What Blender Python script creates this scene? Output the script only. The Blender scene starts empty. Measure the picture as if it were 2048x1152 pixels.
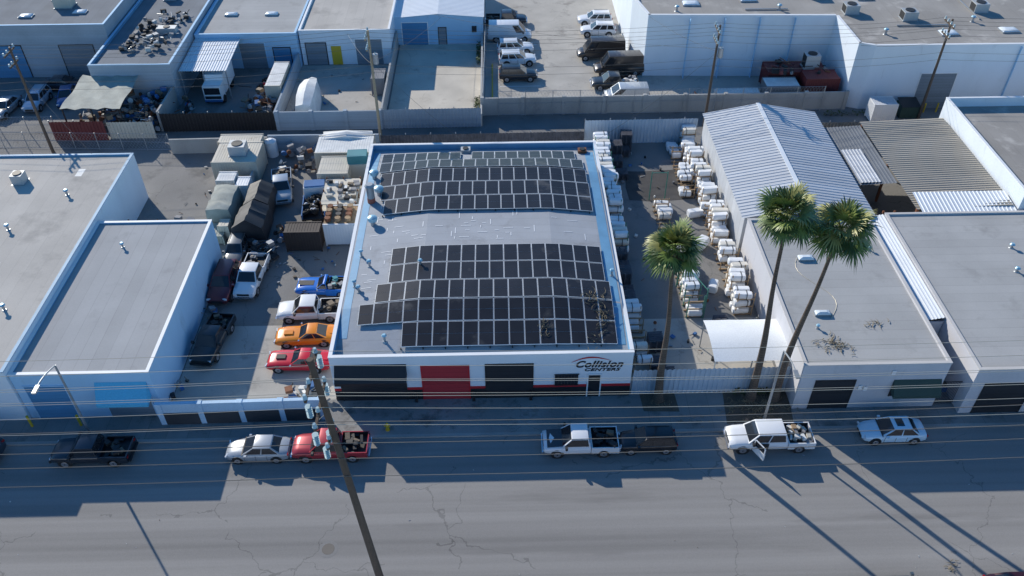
import bpy, math, random
from mathutils import Vector, Matrix, noise
random.seed(7)
R=random.random
def U(a,b): return a+(b-a)*random.random()
rad=math.radians
# ------------------------------------------------------------ materials
MATS={}
def mat(name,col,rough=.8,metal=0.,var=.15,scale=.35,fine=.1,fscale=9.,coat=0.,bump=0.,stretch=(1,1,1),
        seam=None,cracks=0.,stain=None,stain_scale=.25,stain_lo=.55,spec=.5,band=0.):
    if name in MATS: return MATS[name]
    m=bpy.data.materials.new(name); m.use_nodes=True; nt=m.node_tree; N=nt.nodes; K=nt.links
    b=N['Principled BSDF']
    b.inputs['Roughness'].default_value=rough; b.inputs['Metallic'].default_value=metal
    b.inputs['Coat Weight'].default_value=coat; b.inputs['Coat Roughness'].default_value=.08
    b.inputs['Specular IOR Level'].default_value=spec
    geo=N.new('ShaderNodeNewGeometry'); mp=N.new('ShaderNodeMapping'); mp.inputs['Scale'].default_value=stretch
    K.new(geo.outputs['Position'],mp.inputs['Vector'])
    n1=N.new('ShaderNodeTexNoise'); n1.inputs['Scale'].default_value=scale; n1.inputs['Detail'].default_value=5
    K.new(mp.outputs[0],n1.inputs['Vector'])
    n2=N.new('ShaderNodeTexNoise'); n2.inputs['Scale'].default_value=fscale; n2.inputs['Detail'].default_value=3
    K.new(geo.outputs['Position'],n2.inputs['Vector'])
    def M(op,a,c,use=None):
        q=N.new('ShaderNodeMath'); q.operation=op
        for i,s in enumerate((a,c)):
            if s is None: continue
            if isinstance(s,(int,float)): q.inputs[i].default_value=s
            else: K.new(s,q.inputs[i])
        return q.outputs[0]
    f=M('ADD',M('MULTIPLY',M('SUBTRACT',n1.outputs[0],.5),var*4),1.)
    f=M('ADD',f,M('MULTIPLY',M('SUBTRACT',n2.outputs[0],.5),fine*3))
    if band:
        for (sc_,amp) in (((.012,.55,1),band),((.02,2.2,1),band*.45)):
            m5=N.new('ShaderNodeMapping'); m5.inputs['Scale'].default_value=sc_; K.new(geo.outputs['Position'],m5.inputs[0])
            n5=N.new('ShaderNodeTexNoise'); n5.inputs['Scale'].default_value=1.; n5.inputs['Detail'].default_value=2; K.new(m5.outputs[0],n5.inputs['Vector'])
            f=M('ADD',f,M('MULTIPLY',M('SUBTRACT',n5.outputs[0],.5),amp))
    if seam:
        ax,sp,w,amt=seam
        sx=N.new('ShaderNodeSeparateXYZ'); K.new(geo.outputs['Position'],sx.inputs[0])
        s=M('LESS_THAN',M('FRACT',M('DIVIDE',sx.outputs[ax],sp),None),w/sp)
        f=M('SUBTRACT',f,M('MULTIPLY',s,amt))
        wn=N.new('ShaderNodeTexWhiteNoise'); wn.noise_dimensions='1D'
        K.new(M('FLOOR',M('DIVIDE',sx.outputs[ax],sp),None),wn.inputs['W'])
        f=M('ADD',f,M('MULTIPLY',M('SUBTRACT',wn.outputs[0],.5),amt*.6))
    if cracks:
        vr=N.new('ShaderNodeTexVoronoi'); vr.feature='DISTANCE_TO_EDGE'; vr.inputs['Scale'].default_value=.13
        nd=N.new('ShaderNodeTexNoise'); nd.inputs['Scale'].default_value=.9; nd.inputs['Detail'].default_value=6
        K.new(geo.outputs['Position'],nd.inputs['Vector'])
        va=N.new('ShaderNodeVectorMath'); va.operation='MULTIPLY_ADD'
        K.new(nd.outputs['Color'],va.inputs[0]); va.inputs[1].default_value=(2,2,0); K.new(geo.outputs['Position'],va.inputs[2])
        K.new(va.outputs[0],vr.inputs['Vector'])
        msk=N.new('ShaderNodeTexNoise'); msk.inputs['Scale'].default_value=.12; K.new(geo.outputs['Position'],msk.inputs['Vector'])
        c=M('MULTIPLY',M('LESS_THAN',vr.outputs['Distance'],.0035),M('GREATER_THAN',msk.outputs[0],.5))
        f=M('SUBTRACT',f,M('MULTIPLY',c,cracks))
    f=M('MAXIMUM',f,.05)
    vs=N.new('ShaderNodeVectorMath'); vs.operation='SCALE'; vs.inputs[0].default_value=col; K.new(f,vs.inputs['Scale'])
    out=vs.outputs[0]
    if stain:
        n3=N.new('ShaderNodeTexNoise'); n3.inputs['Scale'].default_value=stain_scale; n3.inputs['Detail'].default_value=6; n3.inputs['Roughness'].default_value=.65
        mp3=N.new('ShaderNodeMapping'); mp3.inputs['Location'].default_value=(31,17,5); mp3.inputs['Scale'].default_value=stretch
        K.new(geo.outputs['Position'],mp3.inputs[0]); K.new(mp3.outputs[0],n3.inputs['Vector'])
        mr=N.new('ShaderNodeMapRange'); mr.inputs[1].default_value=stain_lo; mr.inputs[2].default_value=stain_lo+.14
        K.new(n3.outputs[0],mr.inputs[0])
        mx=N.new('ShaderNodeMix'); mx.data_type='RGBA'; K.new(mr.outputs[0],mx.inputs[0])
        K.new(out,mx.inputs[6]); mx.inputs[7].default_value=(*stain,1); out=mx.outputs[2]
    K.new(out,b.inputs['Base Color'])
    if bump:
        bp=N.new('ShaderNodeBump'); bp.inputs['Strength'].default_value=bump; bp.inputs['Distance'].default_value=.03
        K.new(n2.outputs[0],bp.inputs['Height']); K.new(bp.outputs[0],b.inputs['Normal'])
    MATS[name]=m; return m
street=mat('street_asphalt',(.26,.248,.235),rough=.9,var=.07,scale=.18,fine=.09,fscale=14,bump=.3,stretch=(.12,1.1,1),cracks=.3,stain=(.20,.19,.18),stain_scale=.35,stain_lo=.57,band=.75)
asphalt=mat('yard_asphalt',(.215,.208,.20),rough=.9,var=.16,scale=.22,fine=.12,bump=.3,cracks=.3,stain=(.13,.128,.125),stain_scale=.35,stain_lo=.56)
asph_d=mat('alley_asphalt',(.19,.185,.18),rough=.9,var=.18,fine=.12,bump=.3,cracks=.3,stain=(.12,.12,.12))
conc=mat('concrete_pavement',(.43,.405,.365),rough=.9,var=.14,fine=.08,bump=.2,cracks=.22,stain=(.28,.26,.235),stain_scale=.5,stain_lo=.57)
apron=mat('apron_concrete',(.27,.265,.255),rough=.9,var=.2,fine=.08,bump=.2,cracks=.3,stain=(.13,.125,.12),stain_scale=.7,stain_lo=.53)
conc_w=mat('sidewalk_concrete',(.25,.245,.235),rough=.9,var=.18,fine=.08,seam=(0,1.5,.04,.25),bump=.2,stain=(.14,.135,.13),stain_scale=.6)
conc_y=mat('yard_concrete',(.56,.51,.43),rough=.9,var=.14,fine=.07,cracks=.22,stain=(.34,.29,.23),stain_scale=.3,stain_lo=.57)
kerb=mat('kerb_concrete',(.34,.33,.31),var=.2)
dirt=mat('dirt',(.12,.095,.07),var=.3,scale=1,fine=.3)
white=mat('white_wall_paint',(.74,.80,.86),rough=.75,var=.05,scale=.5,fine=.03,stain=(.60,.65,.70),stain_scale=.8,stain_lo=.62,stretch=(1,1,.3))  # white paint with a little of the blue shade tint mixed in
white2=mat('white_trim',(.80,.81,.82),rough=.6,var=.05,fine=.03)
ltblue=mat('shade_tinted_wall_paint',(.38,.60,.80),rough=.75,var=.07,fine=.03,stretch=(1,1,.3),stain=(.32,.50,.66),stain_scale=.7,stain_lo=.6)  # wall paint tinted with the blue of shaded facades
blueedge=mat('shade_blue_edging',(.15,.34,.52),rough=.6,var=.12,scale=1,fine=.05)  # blue wall shadow along roof edges, put into the colour
tanw=mat('tan_stucco',(.58,.55,.52),rough=.85,var=.08,fine=.05,stretch=(1,1,.4))
grayw=mat('grey_stucco',(.56,.56,.59),rough=.85,var=.08,fine=.05,stretch=(1,1,.4),stain=(.45,.45,.47),stain_scale=.8,stain_lo=.58)
blockw=mat('grey_block_wall',(.36,.42,.48),rough=.9,var=.12,fine=.07,seam=(2,.2,.02,.2))
conwall=mat('concrete_wall',(.38,.38,.37),rough=.9,var=.18,fine=.08,stain=(.26,.26,.25),stretch=(1,1,.4))
roofg=mat('grey_roll_roofing',(.40,.395,.385),rough=.95,var=.09,scale=.3,fine=.07,fscale=16,seam=(1,.95,.05,.13),bump=.2,stain=(.32,.315,.305),stain_scale=.35,stain_lo=.56)
roofx=mat('lengthwise_roll_roofing',(.39,.39,.39),rough=.95,var=.08,scale=.3,fine=.07,fscale=16,seam=(0,1.0,.05,.14),bump=.2,stain=(.31,.31,.31),stain_scale=.3,stain_lo=.57)
roofm=mat('shop_roll_roofing',(.38,.395,.42),rough=.95,var=.1,scale=.4,fine=.08,fscale=16,seam=(1,.95,.05,.12),bump=.2,stain=(.28,.285,.30),stain_scale=.5,stain_lo=.57)
rooft=mat('tan_roll_roofing',(.50,.465,.42),rough=.95,var=.1,scale=.25,fine=.08,fscale=14,seam=(0,1.1,.05,.09),bump=.2,stain=(.36,.335,.305),stain_scale=.22,stain_lo=.53)
roofb=mat('brown_grey_roofing',(.32,.30,.275),rough=.95,var=.18,scale=.2,fine=.1,fscale=14,bump=.2,stain=(.50,.47,.43),stain_scale=.3,stain_lo=.55,seam=(0,1.2,.05,.1))
roofd=mat('dark_grey_roofing',(.19,.205,.225),rough=.95,var=.15,fine=.08,seam=(0,1.,.04,.15))
metalw=mat('pale_metal_roofing',(.56,.575,.60),rough=.55,metal=.1,var=.05,fine=.03,seam=(1,.98,.07,.2))
metalv=mat('white_metal_roofing',(.74,.77,.80),rough=.5,var=.05,fine=.03)
metalb=mat('weathered_brown_metal',(.40,.36,.30),rough=.7,var=.16,fine=.06,stretch=(.3,1,1))
fencem=mat('grey_metal_fence',(.50,.58,.66),rough=.6,var=.12,fine=.04)
blackp=mat('black_paint',(.018,.018,.022),rough=.55,var=.1)
redp=mat('red_door_paint',(.42,.035,.045),rough=.5,var=.06,fine=.03,seam=(2,.4,.03,.3))
blackdoor=mat('black_rollup_door',(.025,.027,.032),rough=.5,var=.1,seam=(2,.4,.03,.4))
greydoor=mat('grey_rollup_door',(.20,.24,.28),rough=.6,var=.06,seam=(2,.35,.03,.3))
bluedoor=mat('blue_door_paint',(.07,.24,.44),rough=.6,var=.06,seam=(2,.4,.03,.2))
skyaw=mat('sky_blue_canvas',(.10,.46,.70),rough=.8,var=.06)
greenaw=mat('dark_green_canvas',(.035,.07,.06),rough=.8,var=.1)
redpaint=mat('red_stripe_paint',(.50,.02,.03),rough=.6,var=.05)
glassm=mat('vehicle_glass',(.02,.024,.03),rough=.06,var=.0,fine=0,spec=.8)
winm=mat('window_glass',(.03,.035,.045),rough=.1,var=0,fine=0)
tyre=mat('tyre_rubber',(.018,.018,.018),rough=.85,var=.1)
rim=mat('wheel_rim',(.45,.45,.47),rough=.35,metal=.7,var=0,fine=0)
trim=mat('black_plastic',(.025,.025,.027),rough=.6,var=.1)
chrome=mat('chrome',(.6,.6,.62),rough=.2,metal=.9,var=0,fine=0)
hlamp=mat('headlamp_lens',(.7,.72,.75),rough=.1,var=0,fine=0)
tlamp=mat('tail_lamp_lens',(.35,.01,.01),rough=.2,var=0,fine=0)
pvglass=mat('solar_cell_glass',(.027,.028,.034),rough=.32,var=.2,scale=.6,fine=.1,stain=(.10,.095,.092),stain_scale=.42,stain_lo=.60,spec=.3)
pvframe=mat('aluminium_frame',(.66,.69,.72),rough=.5,metal=.1,var=.05)
wood=mat('weathered_pole_wood',(.11,.08,.06),rough=.9,var=.2,stretch=(6,6,.4),fine=.2)
woodl=mat('pale_pole_wood',(.36,.29,.20),rough=.9,var=.15,stretch=(6,6,.4),fine=.2)
lumber=mat('pallet_wood',(.36,.25,.15),rough=.9,var=.25,scale=2,fine=.15)
pal_d=mat('grey_pallet_wood',(.10,.10,.115),rough=.9,var=.3,scale=2,fine=.15)
galv=mat('galvanised_steel',(.38,.40,.42),rough=.45,metal=.5,var=.1)
insul=mat('porcelain_insulator',(.50,.62,.64),rough=.2,var=.05)
wirem=mat('power_cable',(.16,.14,.12),rough=.6,var=0,fine=0)
wirel=mat('bare_conductor',(.50,.45,.36),rough=.5,metal=.2,var=0,fine=0)
wrap=mat('white_plastic_wrap',(.83,.84,.85),rough=.45,var=.07,scale=1.5,fine=.05,fscale=5)
wrap2=mat('cream_plastic_wrap',(.72,.68,.60),rough=.5,var=.1,scale=1.5,fine=.08)
rust=mat('rusty_steel',(.20,.08,.04),rough=.85,var=.3,scale=1.5,fine=.2)
orange_s=mat('orange_rack_steel',(.50,.17,.05),rough=.6,var=.15)
green_s=mat('green_rack_steel',(.06,.22,.16),rough=.6,var=.15)
maroon=mat('maroon_container_paint',(.17,.035,.035),rough=.6,var=.2,fine=.1)
cream=mat('cream_container_paint',(.60,.55,.46),rough=.7,var=.12,fine=.08,stain=(.38,.31,.23),stain_scale=1.,stain_lo=.6)
tarpg=mat('grey_green_tarp',(.38,.39,.34),rough=.8,var=.2,scale=1,fine=.12)
tarpb=mat('black_tarp',(.03,.03,.034),rough=.6,var=.3,scale=1,fine=.2)
patch=mat('fresh_asphalt_patch',(.07,.067,.066),rough=.95,var=.25,scale=.8,fine=.2)
tarpw=mat('white_tarp',(.72,.72,.70),rough=.7,var=.14,scale=1.2,fine=.08)
junkm=[mat('scrap_dark',(.03,.03,.033),var=.2),mat('scrap_grey',(.24,.24,.25),var=.2),rust,mat('scrap_white',(.6,.6,.58),var=.1),mat('scrap_blue',(.05,.15,.35),var=.1),mat('scrap_brown',(.18,.14,.10),var=.2),mat('scrap_steel',(.3,.31,.32),metal=.5,rough=.4)]
frond=mat('palm_leaf_green',(.19,.25,.06),rough=.45,var=.25,scale=1.2,fine=.15)
frond2=mat('palm_leaf_shaded',(.07,.11,.03),rough=.5,var=.25,scale=1.2,fine=.15)  # shaded green of the inner crown, painted as leaf colour
frond3=mat('palm_leaf_sunlit',(.34,.33,.11),rough=.5,var=.25,scale=1.2,fine=.15)  # sunlit yellow-green highlights, painted as leaf colour
frondd=mat('palm_leaf_dead',(.24,.19,.12),rough=.85,var=.3,scale=1.2,fine=.2)
trunk=mat('palm_bark',(.12,.09,.07),rough=.95,var=.2,scale=1,fine=.25,seam=(2,.22,.05,.3))
weed=mat('weeds',(.07,.09,.03),rough=.8,var=.3,scale=2)
yellow=mat('yellow_paint',(.60,.42,.03),rough=.6,var=.08)
teal=mat('teal_tank_paint',(.06,.24,.27),rough=.5,var=.1)
fireb=mat('shrub_leaf',(.05,.085,.025),var=.3,scale=2)
ventb=mat('vent_blue_metal',(.34,.55,.66),rough=.4,metal=.3)
_p={}
def paint(col,metal=.25,rough=.3):
    k=tuple(col)
    if k not in _p: _p[k]=mat('car_paint_%d'%len(_p),col,rough=rough,metal=metal if max(col)<.6 else 0.,var=.03,fine=.02,coat=.6)
    return _p[k]
# ------------------------------------------------------------ mesh builder
class MB:
    def __init__(s): s.v=[];s.f=[];s.m=[];s.mats=[];s.sm=[];s.M=Matrix.Identity(4)
    def mi(s,m):
        if m not in s.mats: s.mats.append(m)
        return s.mats.index(m)
    def add(s,vs,fs,m,smooth=False):
        o=len(s.v); k=s.mi(m)
        s.v+=[tuple(s.M@Vector(p)) for p in vs]
        for f in fs: s.f.append(tuple(i+o for i in f)); s.m.append(k); s.sm.append(smooth)
    def box(s,x0,x1,y0,y1,z0,z1,m,top=None):
        vs=[(x0,y0,z0),(x1,y0,z0),(x1,y1,z0),(x0,y1,z0),(x0,y0,z1),(x1,y0,z1),(x1,y1,z1),(x0,y1,z1)]
        s.add(vs,[(3,2,1,0),(0,1,5,4),(1,2,6,5),(2,3,7,6),(3,0,4,7)],m)
        s.add(vs[4:],[(0,1,2,3)],top or m)
    def rbox(s,c,sz,ang,m,tilt=0,roll=0):
        old=s.M; s.M=old@Matrix.Translation(c)@Matrix.Rotation(ang,4,'Z')@Matrix.Rotation(tilt,4,'Y')@Matrix.Rotation(roll,4,'X')
        s.box(-sz[0]/2,sz[0]/2,-sz[1]/2,sz[1]/2,-sz[2]/2,sz[2]/2,m); s.M=old
    def quad(s,a,b,c,d,m): s.add([a,b,c,d],[(0,1,2,3)],m)
    def cyl(s,p0,p1,r0,r1,m,n=10,cap=None,smooth=True):
        p0=Vector(p0);p1=Vector(p1);d=(p1-p0).normalized()
        a=Vector((0,0,1)) if abs(d.z)<.9 else Vector((1,0,0))
        u=d.cross(a).normalized(); w=d.cross(u)
        vs=[]
        for p,r in((p0,r0),(p1,r1)):
            for i in range(n):
                t=2*math.pi*i/n; vs.append(tuple(p+u*r*math.cos(t)+w*r*math.sin(t)))
        s.add(vs,[(i,(i+1)%n,n+(i+1)%n,n+i) for i in range(n)],m,smooth)
        s.add(vs,[tuple(range(n))[::-1],tuple(range(n,2*n))],cap or m)
    def tube(s,pts,rs,m,n=8):
        for i in range(len(pts)-1): s.cyl(pts[i],pts[i+1],rs[i],rs[i+1],m,n)
    def loft(s,rings,m,cap=True,smooth=True,closed=True):
        n=len(rings[0]); vs=[p for r in rings for p in r]; fs=[]
        for i in range(len(rings)-1):
            for j in range(n if closed else n-1):
                k=(j+1)%n; fs.append((i*n+j,(i+1)*n+j,(i+1)*n+k,i*n+k))
        s.add(vs,fs,m,smooth)
        if cap: s.add(rings[0],[tuple(range(n))],m); s.add(rings[-1],[tuple(range(n))[::-1]],m)
    def ribbed(s,a,b,c,d,n,m,h=.05,both=False):
        a,b,c,d=map(Vector,(a,b,c,d)); nn=(b-a).cross(d-a).normalized()
        if nn.z<0: nn=-nn
        prof=[(0,0),(.55,0),(.65,1),(.9,1)]
        vs=[];
        for k in range(n):
            for t,o in prof:
                q=(k+t)/n; vs.append(tuple(a.lerp(b,q)+nn*h*o)); vs.append(tuple(d.lerp(c,q)+nn*h*o))
        vs.append(tuple(b));vs.append(tuple(c))
        s.add(vs,[(2*i,2*i+2,2*i+3,2*i+1) for i in range(len(vs)//2-1)],m)
    def obj(s,name,parent=None,loc=None,bevel=0,sharp=35):
        me=bpy.data.meshes.new(name); me.from_pydata(s.v,[],s.f)
        for m in s.mats: me.materials.append(m)
        me.polygons.foreach_set('material_index',s.m); me.polygons.foreach_set('use_smooth',s.sm)
        me.update()
        if any(s.sm): me.set_sharp_from_angle(angle=rad(sharp))
        o=bpy.data.objects.new(name,me); bpy.context.collection.objects.link(o)
        if parent: o.parent=parent
        if loc: o.location=loc
        if bevel:
            b=o.modifiers.new('b','BEVEL'); b.width=bevel; b.segments=1; b.limit_method='ANGLE'; b.angle_limit=rad(40)
        return o
def empty(name):
    e=bpy.data.objects.new(name,None); bpy.context.collection.objects.link(e); e.empty_display_size=.5; return e
# ------------------------------------------------------------ ground
def sheet(name,x0,x1,y0,y1,z,m,thick=None):
    b=MB()
    if thick: b.box(x0,x1,y0,y1,z-thick,z,m)
    else: b.quad((x0,y0,z),(x1,y0,z),(x1,y1,z),(x0,y1,z),m)
    return b.obj(name)
sheet('ground',-700,700,-500,900,-.14,asph_d)
sheet('street',-300,300,24.6,38.25,-.12,street)
b=MB(); b.box(-300,300,38.25,38.5,-.3,.008,kerb); b.box(-300,300,24.35,24.6,-.3,.008,kerb); b.obj('kerb')
sheet('block_ground',-300,300,38.5,230,0,asphalt,.3)
sheet('block_ground',-300,300,-40,24.35,0,asphalt,.3)
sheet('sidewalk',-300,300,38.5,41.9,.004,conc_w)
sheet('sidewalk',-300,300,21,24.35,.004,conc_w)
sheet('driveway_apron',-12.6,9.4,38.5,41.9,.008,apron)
sheet('alley',-300,300,77.4,83.3,.004,asph_d)
sheet('concrete_yard',-12.4,-2.0,81.3,102,.008,conc_y)
sheet('parking_lot',-1.6,38,84,125,.008,conc)
sheet('yard_pavement',-24,-12.8,81.3,96.5,.008,conc)
sheet('yard_pavement',-24.5,-12.4,41.9,50,.006,conc)
b=MB(); b.cyl((-11.2,29.5,-.12),(-11.2,29.5,-.112),.40,.40,mat('manhole_iron',(.12,.11,.10),rough=.6,metal=.2),20); b.cyl((-11.2,29.5,-.12),(-11.2,29.5,-.116),.62,.62,asphalt,20); b.obj('manhole_cover')
# ------------------------------------------------------------ generic warehouse
def warehouse(name,x0,x1,y0,y1,h,wall,roof,cap=None,par=.35,roofbase=None,inner=None,th=.22):
    e=empty(name); rz=h-par
    w=MB(); cap=cap or wall; inner=inner or wall
    for (a,b_,c,d) in ((x0,x1,y0,y0+th),(x0,x1,y1-th,y1),(x0,x0+th,y0+th,y1-th),(x1-th,x1,y0+th,y1-th)):
        w.box(a,b_,c,d,-.1,h-.02,wall)
        w.box(a-.03 if a==x0 else a,b_+.03 if b_==x1 else b_,c-.03 if c==y0 else c,d+.03 if d==y1 else d,h-.02,h+.04,cap)
    w.obj('walls',e)
    r=MB(); r.box(x0+th,x1-th,y0+th,y1-th,rz-.2,rz,roof); 
    ii=.03
    r.box(x0+th,x0+th+ii,y0+th,y1-th,rz,h-.03,inner); r.box(x1-th-ii,x1-th,y0+th,y1-th,rz,h-.03,inner)
    r.box(x0+th+ii,x1-th-ii,y0+th,y0+th+ii,rz,h-.03,inner); r.box(x0+th+ii,x1-th-ii,y1-th-ii,y1-th,rz,h-.03,inner)
    r.obj('roof',e)
    return e
def door(e,x0,x1,y,z1,m,frame=None,z0=0,nm='door'):
    b=MB(); b.box(x0,x1,y-.03,y-.003,z0,z1,m)
    f=frame or trim
    b.box(x0-.1,x0,y-.06,y-.003,z0,z1+.1,f); b.box(x1,x1+.1,y-.06,y-.003,z0,z1+.1,f); b.box(x0,x1,y-.06,y-.003,z1,z1+.1,f)
    b.obj(nm,e)
def awning(e,x0,x1,y,z0,z1,dep,m):
    b=MB(); vs=[(x0,y-.01,z1),(x1,y-.01,z1),(x1,y-dep,z0),(x0,y-dep,z0),(x0,y-dep,z0-.25),(x1,y-dep,z0-.25),(x0,y-.01,z0-.05),(x1,y-.01,z0-.05)]
    b.add(vs,[(0,3,2,1),(3,4,5,2),(0,6,4,3),(1,2,5,7)],m); b.obj('awning',e)
# ------------------------------------------------------------ main shop
shop=empty('auto_body_shop')
X0,X1,Y0,Y1=-12.3,9.3,41.8,70.4
b=MB(); th=.25;H=4.5
for (a,c,d,f) in ((X0,X1,Y0,Y0+th),(X0,X1,Y1-th,Y1),(X0,X0+th,Y0+th,Y1-th),(X1-th,X1,Y0+th,Y1-th)):
    b.box(a,c,d,f,-.1,H-.02,white)
    b.box(a-(.03 if a==X0 else 0),c+(.03 if c==X1 else 0),d-(.03 if d==Y0 else 0),f+(.03 if f==Y1 else 0),H-.02,H+.04,white2)
b.obj('walls',shop)
def rz(x,y):
    ax=abs(x+1.0)
    hx=1.25 if ax<5.1 else 1.25-(ax-5.1)*.115
    if y<46.9: hy=max(0,(y-42.1))/4.8
    elif y>64.8: hy=max(0,(70.1-y))/5.3
    else: hy=1.
    return 3.95+hx*hy
b=MB()
xs=sorted(set([X0+th,X1-th,-6.1,4.1]+[-11.5+.7*i for i in range(30) if -11.5+.7*i<X1-th])); ys=sorted(set([Y0+th,Y1-th,42.1,46.9,64.8]+[42.5+.8*i for i in range(35) if 42.5+.8*i<Y1-th]))
vs=[(x,y,rz(x,y)) for y in ys for x in xs]; nx=len(xs)
b.add(vs,[(j*nx+i,j*nx+i+1,(j+1)*nx+i+1,(j+1)*nx+i) for j in range(len(ys)-1) for i in range(nx-1)],roofm)
ii=.04
b.box(X0+th,X0+th+ii,Y0+th,Y1-th,3.6,H-.03,blueedge); b.box(X1-th-ii,X1-th,Y0+th,Y1-th,3.6,H-.03,blueedge)
b.box(X0+th+ii,X1-th-ii,Y0+th,Y0+th+ii,3.6,H-.03,blueedge); b.box(X0+th+ii,X1-th-ii,Y1-th-ii,Y1-th,3.6,H-.03,blueedge)
b.obj('roof',shop)
b=MB()
for (x0,x1,y0,y1) in [(8.1,8.9,43,69),(-11.9,-11.3,44,69.5)]:
    for k in range(36):
        ya=y0+(y1-y0)*k/36; yb=y0+(y1-y0)*(k+1)/36
        b.quad((x0,ya,rz(x0,ya)+.02),(x1,ya,rz(x1,ya)+.02),(x1,yb,rz(x1,yb)+.02),(x0,yb,rz(x0,yb)+.02),blueedge)
b.obj('edge_shade_strips',shop)  # strips along the roof sides painted in the shadow blue
b=MB()
def dash(x,y,l,w,ax):
    if ax: b.quad((x,y,rz(x,y)+.02),(x+w,y,rz(x+w,y)+.02),(x+w,y+l,rz(x+w,y+l)+.02),(x,y+l,rz(x,y+l)+.02),white2)
    else: b.quad((x,y,rz(x,y)+.02),(x+l,y,rz(x+l,y)+.02),(x+l,y+w,rz(x+l,y+w)+.02),(x,y+w,rz(x,y+w)+.02),white2)
for i in range(40):
    x=U(-9.5,7.3); y=U(54.2,57.6); dash(x,y,U(.3,.9),.06,R()<.4)
for i in range(16): dash(U(-11,-9.2),U(47,60),U(.3,.8),.05,R()<.5)
b.obj('seam_patches',shop)
b=MB(); y=Y0
b.box(X0-.004,X1+.004,y-.012,y+.3,0,1.05,blackp); b.box(X0-.005,X1+.005,y-.014,y+.3,1.05,1.3,redpaint); b.obj('painted_band',shop)
door(shop,-11.7,-7.1,y-.01,3.5,blackdoor); door(shop,-5.8,-2.5,y-.01,3.45,redp,redpaint); door(shop,-1.2,2.1,y-.01,3.5,blackdoor)
awning(shop,-12.0,-6.9,y-.02,2.75,3.75,.9,blackp)
door(shop,6.2,7.05,y-.015,2.3,blackp,white2)
b=MB(); b.box(3.75,5.45,y-.06,y-.015,1.35,2.4,winm)
for k in range(8): b.box(3.75+k*.235,3.78+k*.235,y-.12,y-.07,1.3,2.45,trim)
b.box(3.7,5.5,y-.13,y-.06,1.3,1.34,trim); b.box(3.7,5.5,y-.13,y-.06,2.42,2.46,trim); b.obj('barred_window',shop)
b=MB()
for k in range(3): b.box(-6.5+4.3*k*.98,-6.3+4.3*k*.98,y-.35,y-.2,0,.9,blackp)
b.obj('door_bollards',shop)
def text(s,size,loc,m,name,parent=None,shear=0,ext=.015,rotx=math.pi/2,rz_=0,sx=1,off=.012):
    cu=bpy.data.curves.new(name,'FONT'); cu.body=s; cu.size=size; cu.shear=shear; cu.extrude=ext; cu.offset=off*size; cu.space_character=1.08
    cu.align_x='CENTER'; cu.materials.append(m); o=bpy.data.objects.new(name,cu); bpy.context.collection.objects.link(o)
    o.location=loc; o.rotation_euler=(rotx,0,rz_); o.scale=(sx,1,1)
    if parent: o.parent=parent
    return o
text('Collision',.90,(6.85,y-.03,3.10),blackp,'sign_text',shop,.35,sx=.98,off=.024)
text('CENTERS',.40,(7.1,y-.03,2.70),blackp,'sign_text_small',shop,.3,sx=1.45,off=.02)
b=MB()
pp=[]
for k in range(21):
    t=k/20; pp.append((4.9+2.9*t,3.62+.56*math.sin(math.pi*t*.93)*(1-.3*t),.055*math.sin(math.pi*min(1,t+.05))+.01))
for k in range(20):
    a,c=pp[k],pp[k+1]; b.quad((a[0],y-.03,a[1]-a[2]),(c[0],y-.03,c[1]-c[2]),(c[0],y-.03,c[1]+c[2]),(a[0],y-.03,a[1]+a[2]),redpaint)
b.obj('sign_swoosh',shop)
def turbine(x,y,parent=shop,s=1.):
    z=rz(x,y) ; b=MB(); b.cyl((x,y,z-.1),(x,y,z+.35),.22*s,.22*s,galv,12)
    prof=[(.24,.35),(.38,.45),(.43,.62),(.38,.78),(.2,.88),(.02,.9)]
    rg=[[(x+r*s*math.cos(2*math.pi*i/16),y+r*s*math.sin(2*math.pi*i/16),z+h) for i in range(16)] for r,h in prof]
    b.loft(rg,ventb,cap=False); b.obj('turbine_vent',parent)
turbine(-11.3,64.3); turbine(-10.6,61.6); turbine(-10.7,57.2)
b=MB(); x,yy=-11.2,60.6; b.cyl((x,yy,3.9),(x,yy,6.3),.33,.33,galv,14); b.cyl((x,yy,4.6),(x,yy,5.1),.345,.345,mat('stack_red',(.4,.12,.08)),14); b.cyl((x,yy,6.3),(x,yy,6.5),.45,.30,galv,14); b.obj('exhaust_stack',shop)
def vent(x,y,h=.6,r=.09,e=shop,z=None):
    z=rz(x,y) if z is None else z; b=MB(); b.cyl((x,y,z-.05),(x,y,z+.06),r*2.4,r*1.6,galv,10); b.cyl((x,y,z),(x,y,z+h),r,r,galv,10); b.cyl((x,y,z+h),(x,y,z+h+.12),r*2.2,r*1.2,ventb,10); b.obj('roof_vent',e)
for q in [(-11.2,53),(-10.4,51.6),(-10.9,48.6),(-11.3,49.3),(-8.5,43.6),(-6.3,51),(8.6,50)]: vent(*q)
def acunit(x,y,z,e,s=(1.4,1.2,.9),m=None):
    b=MB(); m=m or mat('ac_unit_grey',(.46,.48,.49),rough=.6,metal=.2); b.box(x-s[0]/2,x+s[0]/2,y-s[1]/2,y+s[1]/2,z,z+s[2],m); b.box(x-s[0]/2-.1,x+s[0]/2+.1,y-s[1]/2-.1,y+s[1]/2+.1,z-.08,z,galv)
    b.cyl((x,y,z+s[2]),(x,y,z+s[2]+.08),min(s[:2])*.38,min(s[:2])*.38,trim,14); b.box(x-s[0]/2-.02,x-s[0]/2,y-s[1]/2+.1,y+s[1]/2-.1,z+.1,z+s[2]-.1,trim); b.obj('ac_unit',e)
acunit(-3.2,69.3,3.95,shop,(.9,.7,.6)); acunit(7.9,69.0,3.95,shop,(.8,.7,.5),rust)
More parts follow.
